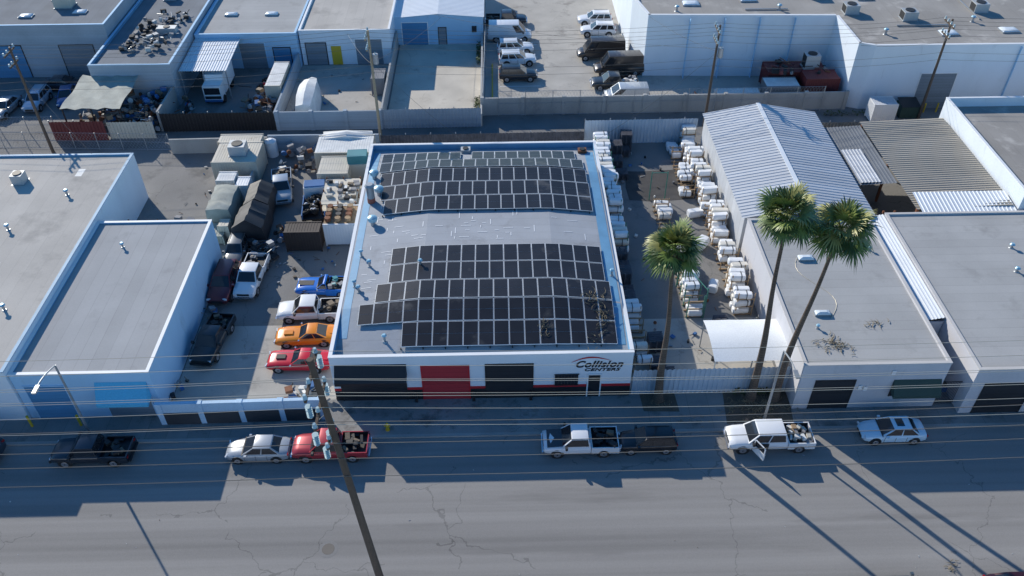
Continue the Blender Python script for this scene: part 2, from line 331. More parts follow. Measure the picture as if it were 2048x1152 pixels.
# ------------------------------------------------------------ solar panels (each module is a flat plane resting on the curved roof)
def array(name,rows):
    b=MB()
    for (ya,yb,xa,xb) in rows:
        n=round((xb-xa)/1.114); p=(xb-xa)/n
        for i in range(n):
            a=xa+i*p+.012; c=xa+(i+1)*p-.012; y0=ya+.015; y1=yb-.015; o=.17
            xc,yc=(a+c)/2,(y0+y1)/2
            gx=(rz(xc+.4,yc)-rz(xc-.4,yc))/.8; gy=(rz(xc,yc+.7)-rz(xc,yc-.7))/1.4; zc=(rz(a,yc)+rz(c,yc))/2
            P=lambda x,y,d:(x,y,zc+gx*(x-xc)+gy*(y-yc)+d)
            b.add([P(a,y0,o),P(c,y0,o),P(c,y1,o),P(a,y1,o),P(a,y0,o+.04),P(c,y0,o+.04),P(c,y1,o+.04),P(a,y1,o+.04)],[(3,2,1,0),(0,1,5,4),(1,2,6,5),(2,3,7,6),(3,0,4,7),(4,5,6,7)],pvframe)
            g=.034; ym=(y0+y1)/2
            for (q,r) in ((y0+g,ym-.006),(ym+.006,y1-g)):
                b.add([P(a+g,q,o+.046),P(c-g,q,o+.046),P(c-g,r,o+.046),P(a+g,r,o+.046)],[(0,1,2,3)],pvglass)
        for k in range(2):
            yr=ya+(yb-ya)*(.25+.5*k)
            xx=[xa-.1,-6.1,4.1,xb+.1]; xx=[q for q in xx if xa-.11<=q<=xb+.11]
            for i in range(len(xx)-1): b.cyl((xx[i],yr,rz(xx[i],yr)+.09),(xx[i+1],yr,rz(xx[i+1],yr)+.09),.03,.03,galv,5)
    ya,yb,xa,xb=rows[0]
    for i in range(int((xb-xa)/1.6)+1):
        x=xa+i*1.6; b.box(x-.04,x+.04,ya-.08,ya+.02,rz(x,ya)-.02,rz(x,ya)+.14,trim)
    return b.obj(name)
xr=8.3; pc=1.114
array('solar_panel_array',[(42.9,44.95,xr-14*pc,xr),(44.98,46.88,xr-17*pc,xr),(46.95,49.05,xr-16*pc,xr),(49.1,51.2,xr-15*pc-.3,xr-.3),(51.25,53.35,xr-15*pc-.3,xr-.3)])
array('solar_panel_array',[(58.2,60.3,-10.0,8.2-.3),(60.35,62.45,-10.4,7.9),(62.5,64.6,-10.7,7.8),(64.85,66.8,-11.0,7.7),(66.85,68.8,-11.0,-3.6),(66.85,68.8,-2.6,7.1)])
def debris(name,cx,cy,zf,n,L,spread,m=frondd):
    b=MB()
    for i in range(n):
        x=cx+random.gauss(0,spread[0]); y=cy+random.gauss(0,spread[1]); a=U(0,6.28); l=L*U(.4,1)
        p=[(x+math.cos(a+.3*k)*l*k/3,y+math.sin(a+.3*k)*l*k/3) for k in range(4)]
        b.tube([(q[0],q[1],zf(q[0],q[1])+.04+.05*R()) for q in p],[.03,.022,.015,.006],m,4)
    return b.obj(name)
debris('palm_frond_litter',7.0,46.9,lambda x,y:rz(x,y)+.22,22,.9,(.35,.5)); debris('palm_frond_litter',7.4,45.2,lambda x,y:rz(x,y)+.22,24,.9,(.25,.5))
debris('palm_frond_litter',3.0,44.2,lambda x,y:rz(x,y)+.22,14,.7,(.15,.35))
debris('palm_frond_litter',6.6,43.0,lambda x,y:rz(x,y)+.22,8,.5,(.4,.3))
# ------------------------------------------------------------ left warehouses
A=warehouse('warehouse',-75,-34.3,40.5,68.6,5.0,white,rooft,cap=blueedge,par=.12,inner=blueedge)
B=warehouse('warehouse',-34.25,-24.6,40.7,58.5,4.5,ltblue,roofx,cap=white2,par=.1,inner=blueedge)
for (x,y) in ((-50,62),(-44,50),(-38,62),(-37,47),(-56,47),(-41,57)): vent(x,y,.5,.1,A,4.88)
acunit(-43,64.2,4.9,A,(1,1,.9)); acunit(-52,56,4.9,A,(1.6,1.3,1.0))
vent(-31,55,.4,.08,B,4.4)
b=MB()
for (x0,x1,y0,y1) in ((-41,-39.8,52,52.7),(-46,-45.2,58,59.5),(-38.5,-37.9,65,66.2),(-43.5,-42.9,45,47)): b.quad((x0,y0,4.884),(x1,y0,4.884),(x1,y1,4.884),(x0,y1,4.884),tarpw)
b.obj('roof_patches',A)
door(B,-33.6,-30.8,40.7,3.3,bluedoor,ltblue); awning(B,-28.6,-25.0,40.7,2.2,3.6,.9,skyaw); door(B,-28.4,-25.2,40.7,2.9,greydoor,ltblue)
door(A,-42,-37,40.5,3.6,greydoor); 
# ------------------------------------------------------------ right warehouses
C=warehouse('warehouse',21.0,31.3,40.2,57.4,4.5,grayw,roofg,cap=tanw,par=.1)
door(C,22.2,24.9,40.2,2.9,blackdoor); door(C,27.8,31.0,40.2,2.3,winm,nm='window',z0=1.2); awning(C,27.7,31.1,40.2,1.9,2.9,.7,greenaw)
E=warehouse('warehouse',32.9,56,39.5,57.9,4.5,grayw,roofg,cap=tanw,par=.1)
door(E,33.9,37.2,39.5,3.0,blackdoor); door(E,41,45,39.5,3.0,greydoor)
for (x,y) in ((41.5,53),(40.5,50),(45,54),(38,42)): vent(x,y,.35,.1,E,4.4)
vent(29.9,53,.3,.07,C,4.4); vent(23,44,.3,.07,C,4.4)
b=MB()
for q in ((25.3,2.0),(25.7,1.9),(27.3,3.5)): b.box(q[0],q[0]+.25,40.1,40.17,q[1],q[1]+.4,white2)
b.box(37.6,37.75,39.3,39.47,1,4.2,galv); b.obj('wall_fixtures',C)
def skylight(x,y,z,e,w=1.,l=.6,m=None,ang=0):
    b=MB(); b.M=Matrix.Translation((x,y,z))@Matrix.Rotation(ang,4,'Z'); b.box(-w/2,w/2,-l/2,l/2,-.05,.14,galv)
    m=m or mat('acrylic_skylight',(.74,.78,.80),rough=.25)
    rg=[[(-w/2*s,-l/2*s,h),(w/2*s,-l/2*s,h),(w/2*s,l/2*s,h),(-w/2*s,l/2*s,h)] for s,h in((.94,.14),(.8,.26),(.45,.33))]
    b.loft([r[::-1] for r in rg],m); b.obj('skylight',e)
skylight(24.4,52,4.4,C,1.3,.6); skylight(23.8,45.5,4.4,C,1.2,.5)
debris('branch_litter',23.6,42.3,lambda x,y:4.42,60,.7,(.55,.45)); debris('branch_litter',27.3,44.3,lambda x,y:4.42,12,.8,(.5,.1))
b=MB(); pts=[(24.3+1.6*math.sin(t*.8)*.6,45+t,4.42) for t in [k*.5 for k in range(16)]]; b.tube(pts,[.02]*16,wirel,4); b.obj('conduit',C)
p=empty('covered_passage'); b=MB(); b.ribbed((31.35,45,4.0),(32.85,45,4.3),(32.85,58,4.3),(31.35,58,4.0),6,metalv,.05); b.box(31.35,32.85,57.8,58,0,4,grayw); b.box(31.35,32.85,45,45.1,0,3.9,grayw); b.obj('roof',p)
b=MB(); 
for k in range(13): b.cyl((31.45+k*.11,40.4,0),(31.45+k*.11,40.4,2.4),.015,.015,trim,5)
b.box(31.35,32.85,40.38,40.42,2.3,2.36,trim); b.box(31.35,32.85,40.38,40.42,.2,.26,trim); b.obj('gate',p)
g=empty('metal_storage_building'); b=MB()
xa,xb,xm,ya,yb=20.8,32.0,26.1,57.8,75.5
b.box(xa+.1,xb-.1,ya+.1,ya+.25,0,4.3,metalw); b.box(xa+.1,xb-.1,yb-.25,yb-.1,0,4.3,metalw); b.box(xa+.1,xa+.25,ya+.25,yb-.25,0,4.3,metalw); b.box(xb-.25,xb-.1,ya+.25,yb-.25,0,4.3,metalw)
b.add([(xa+.1,ya+.1,4.3),(xb-.1,ya+.1,4.3),(xm,ya+.1,5.3)],[(0,1,2)],metalw); b.add([(xa+.1,yb-.1,4.3),(xb-.1,yb-.1,4.3),(xm,yb-.1,5.3)],[(2,1,0)],metalw)
b.obj('walls',g)
b=MB(); n=40
b.ribbed((xa-.15,ya-.1,4.35),(xa-.15,yb+.1,4.35),(xm,yb+.1,5.42),(xm,ya-.1,5.42),n,metalw,.04)
b.ribbed((xb+.1,ya-.1,4.35),(xb+.1,yb+.1,4.35),(xm,yb+.1,5.42),(xm,ya-.1,5.42),n,metalw,.04)
b.box(xm-.2,xm+.2,ya-.1,yb+.1,5.46,5.5,metalv); b.obj('roof',g)
g=empty('open_shed'); b=MB()
b.ribbed((36.0,73.6,4.3),(36.0,58.6,4.3),(44.3,58.6,4.6),(44.3,73.6,4.6),44,metalb,.05)
for (x,y) in ((36.2,58.9),(36.2,66),(36.2,73.2),(44,58.9)): b.box(x-.1,x+.1,y-.1,y+.1,0,4.25,rust)
b.obj('roof',g)
b=MB(); b.ribbed((36.2,60.6,4.75),(44.4,60.6,4.75),(44.4,58,4.45),(36.2,58,4.45),24,metalv,.04); b.obj('lower_roof',g)
g=empty('lean_to_shed'); b=MB()
b.ribbed((32.2,73.2,3.9),(36,73.2,4.1),(36,63,4.1),(32.2,63,3.9),12,roofd,.05)
b.ribbed((32.5,68.5,4.25),(34.4,68.5,4.3),(34.6,63.2,4.1),(32.7,63.2,4.05),6,metalw,.05)
for y in(63.2,68,73): b.box(32.3,32.5,y-.1,y+.1,0,3.85,rust)
for x in (33,34,35): b.box(x,x+.15,60.2,60.35,0,3,rust)
b.obj('roof',g)
F=warehouse('warehouse',44.6,90,58.3,74.8,6.2,white,roofb,cap=white2,par=.9)
skylight(53,68,5.3,F,1.4,1.); skylight(51,62,5.3,F,1.4,1.); acunit(57,71,5.3,F)
# ------------------------------------------------------------ far building
Gb=empty('white_warehouse')
poly=[(16.2,98),(17.3,92.6),(38.6,91.8),(38.8,84.6),(40.4,83.9),(110,83.4),(110,132),(16.2,132)]
b=MB(); h=7.5; n=len(poly)
for i in range(n):
    a=Vector(poly[i]);c=Vector(poly[(i+1)%n]); d=(c-a).normalized(); nn=Vector((-d.y,d.x))*.3
    a2=a+nn; c2=c+nn
    for z0,z1,m,o in((-.1,h-.02,white,0),(h-.02,h+.05,white2,.03)):
        vs=[(a.x,a.y,z0),(c.x,c.y,z0),(c2.x,c2.y,z0),(a2.x,a2.y,z0),(a.x,a.y,z1),(c.x,c.y,z1),(c2.x,c2.y,z1),(a2.x,a2.y,z1)]
        b.add(vs,[(0,1,5,4),(1,2,6,5),(2,3,7,6),(3,0,4,7),(4,5,6,7)],m)
b.obj('walls',Gb)
b=MB(); b.add([(x,y,h-.6) for x,y in poly],[tuple(range(n))],roofb); b.obj('roof',Gb)
door(Gb,46.3,50.2,83.85,4.2,greydoor,white2)
b=MB()
for x in (22,26,30,34): b.box(x,x+.05,91.6,91.72+.5,0,7.3,ltblue)
for x in (56,64,72): b.box(x,x+.05,83.5,83.9,0,7.3,ltblue)
b.obj('wall_joints',Gb)
for (x,y) in ((50,88),(57,88.5),(64,90),(44,98),(52,100),(60,103),(23,97),(30,98),(35,103),(24,106),(45,107),(66,98)): skylight(x,y,6.9,Gb,2.,1.3,ang=U(-.1,.1))
for (x,y) in ((47,92),(56,94),(27,102),(38,99),(41,94)): acunit(x,y,6.95,Gb,(1.6,1.4,1.))
for (x,y) in ((21,95),(33,95),(43,88),(61,85.5),(54,91)): vent(x,y,.6,.13,Gb,6.9)
b=MB(); 
for (x,y,l,a) in ((45,90,6,0),(55,91.5,8,1),(29,95,5,0),(38,104,6,1)): 
    if a: b.box(x,x+.12,y,y+l,6.95,7.07,galv)
    else: b.box(x,x+l,y,y+.12,6.95,7.07,galv)
b.obj('roof_pipes',Gb)
# ------------------------------------------------------------ back row buildings
W0=warehouse('warehouse',-75,-45.5,94.4,122,6.5,blockw,roofd,cap=ltblue,par=.5,inner=roofd)
door(W0,-51.5,-47.6,94.4,4,greydoor); door(W0,-60,-56,94.4,4,bluedoor)
for (x,y) in ((-56,98),(-54,103),(-50,99),(-49,106),(-60,104),(-66,99)): skylight(x,y,6.0,W0,1.6,1.)
acunit(-52.5,101,6.1,W0,(2,1.6,1.3),cream); acunit(-58,110,6.1,W0,(2,1.6,1.3))
W1=warehouse('warehouse',-45.2,-36.2,87.0,122,5.0,blockw,roofd,cap=ltblue,par=.3,inner=blueedge)
W2=warehouse('warehouse',-36.0,-24.0,96,124,4.4,ltblue,roofg,cap=ltblue,par=.2)
W3=warehouse('warehouse',-23.8,-12.9,96.7,124,4.4,white,rooft,cap=white2,par=.2)
for (x,y) in ((-33,102),(-28,102),(-33,110),(-28,111)): skylight(x,y,4.2,W2,1.6,.8)
door(W2,-27,-25,96,2.6,bluedoor); door(W2,-31,-28,96,3.2,greydoor,ltblue)
door(W3,-20.1,-19.1,96.7,2.3,yellow,yellow); door(W3,-23.2,-20.8,96.7,2.8,greydoor); door(W3,-17.2,-14,96.7,3.2,greydoor,white2)
Hh=empty('small_warehouse'); b=MB(); xa,xb,ya,yb=-13.0,-1.8,102,118
b.box(xa,xb,ya,ya+.2,0,3.6,ltblue); b.box(xa,xb,yb-.2,yb,0,3.6,ltblue); b.box(xa,xa+.2,ya+.2,yb-.2,0,3.6,ltblue); b.box(xb-.2,xb,ya+.2,yb-.2,0,3.6,ltblue)
xm=(xa+xb)/2; b.add([(xa,ya,3.6),(xb,ya,3.6),(xm,ya,4.0)],[(0,1,2)],ltblue); b.obj('walls',Hh)
b=MB(); b.ribbed((xa-.2,ya-.2,3.62),(xa-.2,yb,3.62),(xm,yb,4.1),(xm,ya-.2,4.1),40,metalv,.02); b.ribbed((xb+.2,ya-.2,3.62),(xb+.2,yb,3.62),(xm,yb,4.1),(xm,ya-.2,4.1),40,metalv,.02); b.obj('roof',Hh)
door(Hh,-12,-8.8,102,2.9,bluedoor,white2); door(Hh,-7.4,-6.5,102,2.2,greydoor)
b=MB(); b.box(-3.2,-2.6,101.9,101.98,1.6,2.4,winm); b.obj('window',Hh)
for (x0,x1,y0,y1,h,w_,r_) in ((-130,-77,40.5,75,5,white,rooft),(-130,-78,86,130,6,tanw,roofg),(58,110,40,56,5,tanw,roofg),(-70,-10,132,170,6,white,roofb),(-5,60,138,175,6,grayw,roofg),(-90,-45,-12,20,5,tanw,roofg),(-43,-16,-16,19,5,white,rooft),(-14,14,-14,18,4.5,grayw,roofb),(16,50,-18,19,6,white,roofg),(52,100,-15,20,5,tanw,rooft),(65,140,138,180,7,white,roofg),(-140,-75,134,180,7,grayw,rooft)):
    warehouse('warehouse',x0,x1,y0,y1,h,w_,r_)
# ------------------------------------------------------------ walls & fences
def ribfence(name,x0,y0,x1,y1,h,m=fencem,z0=0.,pitch=.35,posts=True):
    b=MB(); a=Vector((x0,y0,z0)); c=Vector((x1,y1,z0)); L=(c-a).length; n=max(2,int(L/pitch)); d=(c-a)/L; nn=Vector((d.y,-d.x,0))*.06
    vs=[]
    for k in range(n):
        for t,o in((0,0),(.5,0),(.6,1),(.9,1)):
            q=a+d*L*(k+t)/n+nn*o; vs+= [tuple(q),tuple(q+Vector((0,0,h)))]
    vs+=[tuple(c),tuple(c+Vector((0,0,h)))]
    b.add(vs,[(2*i,2*i+2,2*i+3,2*i+1) for i in range(len(vs)//2-1)],m)
    if posts:
        k=0
        while k<=L:
            q=a+d*k-nn*1.2; b.cyl(tuple(q),(q.x,q.y,z0+h+.15),.05,.05,galv,6); k+=2.6
    return b.obj(name)
def wall(name,x0,y0,x1,y1,h,m,th=.2,pil=0,cap=None,ph=.12):
    b=MB(); L=math.hypot(x1-x0,y1-y0); b.M=Matrix.Translation((x0,y0,0))@Matrix.Rotation(math.atan2(y1-y0,x1-x0),4,'Z')
    b.box(0,L,-th/2,th/2,-.1,h,m)
    if cap: b.box(-.03,L+.03,-th/2-.03,th/2+.03,h,h+.07,cap)
    if pil:
        k=0
        while k<=L+.01: b.box(k-.2,k+.2,-th/2-.09,th/2+.09,-.1,h+ph,cap or m); k+=pil
    return b.obj(name)
ybw=mat('blue_white_block_wall',(.50,.66,.80),rough=.8,var=.08)
o=wall('yard_wall',-24.4,40.0,-12.9,40.2,2.0,ybw,.22,2.85,ybw)
b=MB(); 
for k in range(4): xk=-24.4+2.85*k; b.box(xk+.2,xk+2.65,39.80+.05*k,39.86+.05*k,0,1.15,mat('dark_lower_panel',(.05,.05,.055),var=.2))  # dark panels between the pilasters, lower part of the wall
b.obj('wall_lower_panels',o)
ribfence('corrugated_fence',9.5,41.95,21.0,42.05,2.5,posts=False)
ribfence('corrugated_fence',9.0,77.3,20.8,77.4,2.8)
ribfence('corrugated_fence',32.1,77.2,60,77.3,2.2,metalb)
ribfence('corrugated_fence',-12.3,76.6,8.9,76.8,1.8,pal_d)
wall('block_wall',-24,76.8,-12.5,76.7,1.9,blockw)
wall('block_wall',-34.2,76.6,-24.1,76.8,1.7,conwall)
wall('block_wall',-24.3,68.8,-24.2,76.6,1.6,conwall)
wall('concrete_wall',-1.8,83.7,38.7,84.0,2.1,conwall,.2,4.5)
wall('concrete_wall',-23.9,81.1,-12.8,81.1,2.2,blockw,.2,3.7)
ribfence('corrugated_fence',-12.6,81.1,-1.9,81.2,2.3,blockw)
ribfence('screened_fence',-36.4,81.1,-24.2,81.1,2.2,blackp)
wall('block_wall',-1.9,81.3,-1.9,102,1.5,conwall); wall('block_wall',-12.7,81.3,-12.7,101.8,2.0,conwall); wall('block_wall',-24.2,81.2,-24.1,95.9,2.0,blockw)
wall('block_wall',-36.6,81.2,-36.5,87,2.4,conwall)
def chain(name,x0,y0,x1,y1,h,step=2.5):
    b=MB(); L=math.hypot(x1-x0,y1-y0); d=((x1-x0)/L,(y1-y0)/L); n=int(L/step)
    for k in range(n+1): x=x0+d[0]*L*k/n; y=y0+d[1]*L*k/n; b.cyl((x,y,0),(x,y,h),.04,.04,galv,6)
    for z in(.1,h*.5,h-.03): b.cyl((x0,y0,z),(x1,y1,z),.02,.02,galv,4)
    m=int(L/.35)
    for k in range(m):
        xa=x0+d[0]*L*k/m; ya=y0+d[1]*L*k/m; xb=x0+d[0]*L*min(m,k+4)/m; yb=y0+d[1]*L*min(m,k+4)/m
        b.cyl((xa,ya,.1),(xb,yb,h-.05),.008,.008,galv,3); b.cyl((xb,yb,.1),(xa,ya,h-.05),.008,.008,galv,3)
    return b.obj(name)
chain('chain_link_fence',-1.7,84,-1.5,102,2.6); chain('chain_link_fence',0,83.5,36,83.6,3.0,3); chain('chain_link_fence',-60,78.6,-34.5,77.2,2.0); chain('chain_link_fence',-60,81.3,-48,81.2,2.0)
b=MB(); b.box(-.75,-.6,84.5,96,0,.16,yellow); b.obj('yellow_wheel_stop')
b=MB()
for yk in (90.3,94.2,97.9,101.4,105.2): b.quad((.2,yk,.014),(5.0,yk,.014),(5.0,yk+.1,.014),(.2,yk+.1,.014),white2)
b.obj('parking_bay_lines')
# ------------------------------------------------------------ containers, sheds, junk
def container(name,x0,x1,y0,y1,h,m,top=None,ang=0):
    b=MB(); cx,cy=(x0+x1)/2,(y0+y1)/2; lx,ly=(x1-x0),(y1-y0); b.M=Matrix.Translation((cx,cy,0))@Matrix.Rotation(ang,4,'Z')
    b.box(-lx/2+.05,lx/2-.05,-ly/2+.05,ly/2-.05,.12,h-.05,m,top)
    for (xa,ya) in ((-1,-1),(1,-1),(1,1),(-1,1)): b.box(xa*lx/2-(.12 if xa>0 else 0),xa*lx/2+(.12 if xa<0 else 0),ya*ly/2-(.12 if ya>0 else 0),ya*ly/2+(.12 if ya<0 else 0),0,h,m)
    k=-lx/2+.25
    while k<lx/2-.25: b.box(k,k+.1,-ly/2+.01,-ly/2+.05,.2,h-.15,m); b.box(k,k+.1,ly/2-.05,ly/2-.01,.2,h-.15,m); b.box(k,k+.1,-ly/2+.1,ly/2-.1,h-.05,h-.03,top or m); k+=.25
    k=-ly/2+.25
    while k<ly/2-.25: b.box(-lx/2+.01,-lx/2+.05,k,k+.1,.2,h-.15,m); b.box(lx/2-.05,lx/2-.01,k,k+.1,.2,h-.15,m); k+=.25
    b.box(-lx/2,lx/2,-ly/2,-ly/2+.12,h-.06,h+.002,m); b.box(-lx/2,lx/2,ly/2-.12,ly/2,h-.06,h+.002,m)
    return b.obj(name)
def junk(name,x0,x1,y0,y1,z0,z1,n,s=.6,pal=None):
    b=MB(); pal=pal or junkm
    for i in range(n):
        x,y=U(x0,x1),U(y0,y1); z=z0+(z1-z0)*R()**1.6; m=random.choice(pal); t=R()
        if t<.4: b.rbox((x,y,z+.15*min(1,s*2)),(U(.3,1)*s,U(.3,1)*s,U(.2,.7)*s),U(0,3),m,U(-.3,.3))
        elif t<.75:
            a=U(0,6.28); l=U(.4,1.4)*s*1.4; b.cyl((x,y,z+.05*min(1,s*2)),(x+l*math.cos(a),y+l*math.sin(a),z+U(0,.5)*min(1,s)),.05*s+.01,.05*s+.01,m,5)
        else: a=U(0,6.28); b.cyl((x,y,z+.1*min(1,s*2)),(x+.25*s*math.cos(a),y+.25*s*math.sin(a),z+.1*min(1,s*2)+.2*s*R()),U(.2,.42)*s,U(.2,.42)*s,m,10)
    return b.obj(name)
def posts_shed(name,x0,x1,y0,y1,h,m,rib=True,slope=.3,ax=0,n=20,base=None):
    b=MB()
    if rib: b.ribbed((x0,y0,h),(x1,y0,h),(x1,y1,h+slope),(x0,y1,h+slope),n,m,.05)
    else: 
        N=8
        vs=[(x0+(x1-x0)*i/N,y0+(y1-y0)*j/N,h+slope*j/N+.12*math.sin(i*2.3+j*1.1)) for j in range(N+1) for i in range(N+1)]
        b.add(vs,[(j*(N+1)+i,j*(N+1)+i+1,(j+1)*(N+1)+i+1,(j+1)*(N+1)+i) for j in range(N) for i in range(N)],m,True)
    for x in(x0+.15,(x0+x1)/2,x1-.15):
        for y in (y0+.15,y1-.15): b.box(x-.06,x+.06,y-.06,y+.06,0,h-.05+(slope if y>y0+1 else 0),base or galv)
    return b.obj(name)
posts_shed('tarp_shed',-46.2,-39.9,80.2,87.3,3.4,tarpg,False,base=trim)
ribfence('maroon_metal_fence',-47.5,79.5,-41.8,79.5,2.3,maroon); ribfence('weathered_metal_fence',-41.7,79.8,-36.8,79.8,2.0,cream)
junk('scrap_metal_pile',-41.5,-36.8,80.4,86.6,0,2.3,230,.8)
junk('scrap_metal_pile',-46,-40.5,81,86,0,1.5,60,.8)
posts_shed('carport',-36.0,-30.6,88.3,97.6,3.5,metalv,True,.5,n=18)
junk('rooftop_scrap',-42.8,-37.6,90.5,101,4.75,5.3,120,.7,[junkm[0],junkm[1],junkm[3],junkm[6],junkm[0]])
acunit(-41.5,106,4.8,W1); acunit(-39,96,4.8,W1,(2.2,1,.6))
junk('scrap_metal_pile',-28.5,-25.2,85,89,0,1.1,46,.8)
junk('scrap_metal_pile',-35.5,-34,83,87,0,.9,16,.7)
container('shipping_container',-26.2,-24.4,86.5,92.5,2.5,cream,tarpw)
container('storage_shed',-14.6,-13,88.5,91,2.2,junkm[1])
b=MB(); rg=[]
for k in range(9):
    t=k/8; y=82.6+6.4*t; w=1.2*math.sin(math.pi*(.24+.66*t))**.5; zt=2.2+.6*math.sin(t*3.1)
    rg.append([(-21.3-w,y,0),(-21.3-w*1.05,y,.9),(-21.3-w*.8,y,zt-.3+.2*R()),(-21.3,y,zt+.1*R()),(-21.3+w*.8,y,zt-.3+.2*R()),(-21.3+w*1.05,y,.9),(-21.3+w,y,0)])
b.loft([r[::-1] for r in rg],tarpw); b.obj('tarp_covered_boat',sharp=25)
container('cream_container',-28.2,-23.8,70.6,74.4,2.6,cream); acunit(-25.8,72.4,2.6,empty('container_cooler'),(1.6,1.4,1.)); 
container('cream_container',-28.6,-24.2,74.7,76.3,2.4,cream)
container('cargo_box',-27.2,-25.4,68.0,69.6,2.2,tarpw); container('cargo_box',-25.3,-24.0,67.4,69.0,2.0,white2)
def tarped(name,x0,x1,y0,y1,h,m,ridge=.5):
    b=MB(); rg=[]; n=9
    for k in range(n+1):
        t=k/n; y=y0+(y1-y0)*t; xm=(x0+x1)/2; j=lambda a:a*(R()-.5)
        rg.append([(x0,y,.3),(x0+j(.1),y,h*.55),(x0+.12+j(.1),y,h+j(.2)),(xm,y,h+ridge+j(.25)),(x1-.12+j(.1),y,h+j(.2)),(x1+j(.1),y,h*.55),(x1,y,.3)])
    b.loft([r[::-1] for r in rg],m,True,True); return b.obj(name,sharp=28)
tarped('tarped_trailer',-27.0,-24.7,63.2,67.2,2.2,tarpg,.2)
tarped('tarped_dump_trailer',-24.1,-21.2,60.6,64.1,1.9,tarpb,.9)
tarped('tarped_dump_trailer',-23.9,-21.4,64.3,67.6,2.0,trim,.6)
container('flat_crate',-27.3,-25,60.8,62.8,1.0,tarpg); container('flat_crate',-25.6,-24.6,61.5,62.6,1.6,cream)
b=MB()
b.cyl((-23.6,76.0,0),(-23.6,76.0,1.7),.6,.6,wrap,16); b.cyl((-23.6,76,1.7),(-23.6,76,1.95),.6,.2,wrap,16); b.obj('water_tank')
b=MB()
for k in range(44):
    x=U(-33.5,-31); y=U(59.3,62); b.rbox((x,y,U(.3,1.9)),(U(1.2,2.4),.09,.09),random.choice((0,1.57,.1,-.15)),random.choice((rust,lumber,lumber,junkm[5])))
for x in (-33.6,-31): 
    for y in (59.2,62): b.box(x,x+.1,y,y+.1,0,2.1,rust)
b.obj('rusty_rack')
container('storage_container',-18.4,-12.7,72.2,75.6,2.5,cream,tarpw); tarped('tarp_stack',-18.2,-12.9,74.9,76.4,2.4,tarpw,.3)
container('storage_container',-17.6,-14.6,68.6,71.8,2.4,cream)
b=MB(); b.box(-14.8,-13,70.2,71.8,0,2.3,cream); b.rbox((-13.9,71,2.75),(1.9,1.3,.9),.05,teal); b.obj('teal_generator')
b=MB()
for lv in range(3):
    b.box(-16.6,-13.3,64.0,68.2,.5+lv*.75,.58+lv*.75,cream)
for x in (-16.6,-15,-13.4):
    for y in(64,66,68.1): b.box(x,x+.1,y,y+.1,0,2.3,rust)
for k in range(70):
    b.rbox((U(-16.4,-13.5),U(64.2,68),.75+.75*random.randrange(3)),(U(.2,.6),U(.2,.5),U(.15,.4)),U(-.2,.2),random.choice((cream,junkm[1],junkm[0],tarpw,junkm[5])))
b.obj('parts_shelving')
container('box_trailer',-15.8,-12.9,60.4,63.4,2.4,white2,lumber)
b=MB()
for i in range(3):
    for j in range(4): b.cyl((-15.4+i*.9,61+j*.62,2.42),(-15.4+i*.9,61+j*.62,2.75),.27,.27,random.choice((rust,lumber,trim)),10)
b.obj('stored_drums')
container('black_dumpster',-19.2,-16.0,59.6,61.2,2.2,mat('dark_brown_steel',(.05,.035,.03),rough=.7,var=.3))
# right yard
b=MB(); N=6
vs=[(15.4+5.6*i/N,42.4+4.4*j/N,2.75+.35*math.sin(math.pi*j/N)+.05*R()) for j in range(N+1) for i in range(N+1)]
b.add(vs,[(j*(N+1)+i,j*(N+1)+i+1,(j+1)*(N+1)+i+1,(j+1)*(N+1)+i) for j in range(N) for i in range(N)],mat('white_canopy_fabric',(.84,.85,.84),rough=.6,var=.05),True)
for x in(15.5,18.2,20.8):
    for y in(42.5,46.7): b.cyl((x,y,0),(x,y,2.75),.05,.05,galv,6)
b.obj('white_canopy')
b=MB(); b.add([(12.5,66.8,.012),(15,66.5,.012),(18.9,66.9,.012),(19.0,69,.012),(18.8,72.1,.012),(14,71.8,.012),(12.8,71.9,.012),(12.4,69,.012)],[tuple(range(8))],patch); b.obj('asphalt_patch')
sheet('yard_pavement',9.5,20.8,42.1,50,.006,conc)
def bundle(b,x,y,z,r,l,ang=0):
    m=wrap if R()<.88 else wrap2
    d=Vector((math.cos(ang),math.sin(ang),0)); c=Vector((x,y,z+r)); n=10; rg=[]
    u=Vector((-d.y,d.x,0)); w=Vector((0,0,1))
    for t,s in((-.5,.72),(-.45,.97),(-.2,1.),(0,.96),(.2,1.),(.45,.97),(.5,.72)):
        p=c+d*l*t; rr=[]
        for i in range(n):
            th_=2*math.pi*(i+.5)/n; ct,st_=math.cos(th_),math.sin(th_); q=(abs(ct)**4+abs(st_)**4)**(-.25)   # boxy wrapped section
            rr.append(tuple(p+u*r*s*1.05*ct*q*(1+.05*R())+w*r*s*.92*st_*q*(1+.05*R())))
        rg.append(rr)
    b.loft([q[::-1] for q in rg],m)
    if R()<.5: 
        t=U(-.3,.3); p=c+d*l*t
        b.rbox(tuple(p+Vector((0,0,.01))),(.05,r*2.22,r*1.98),ang,trim)
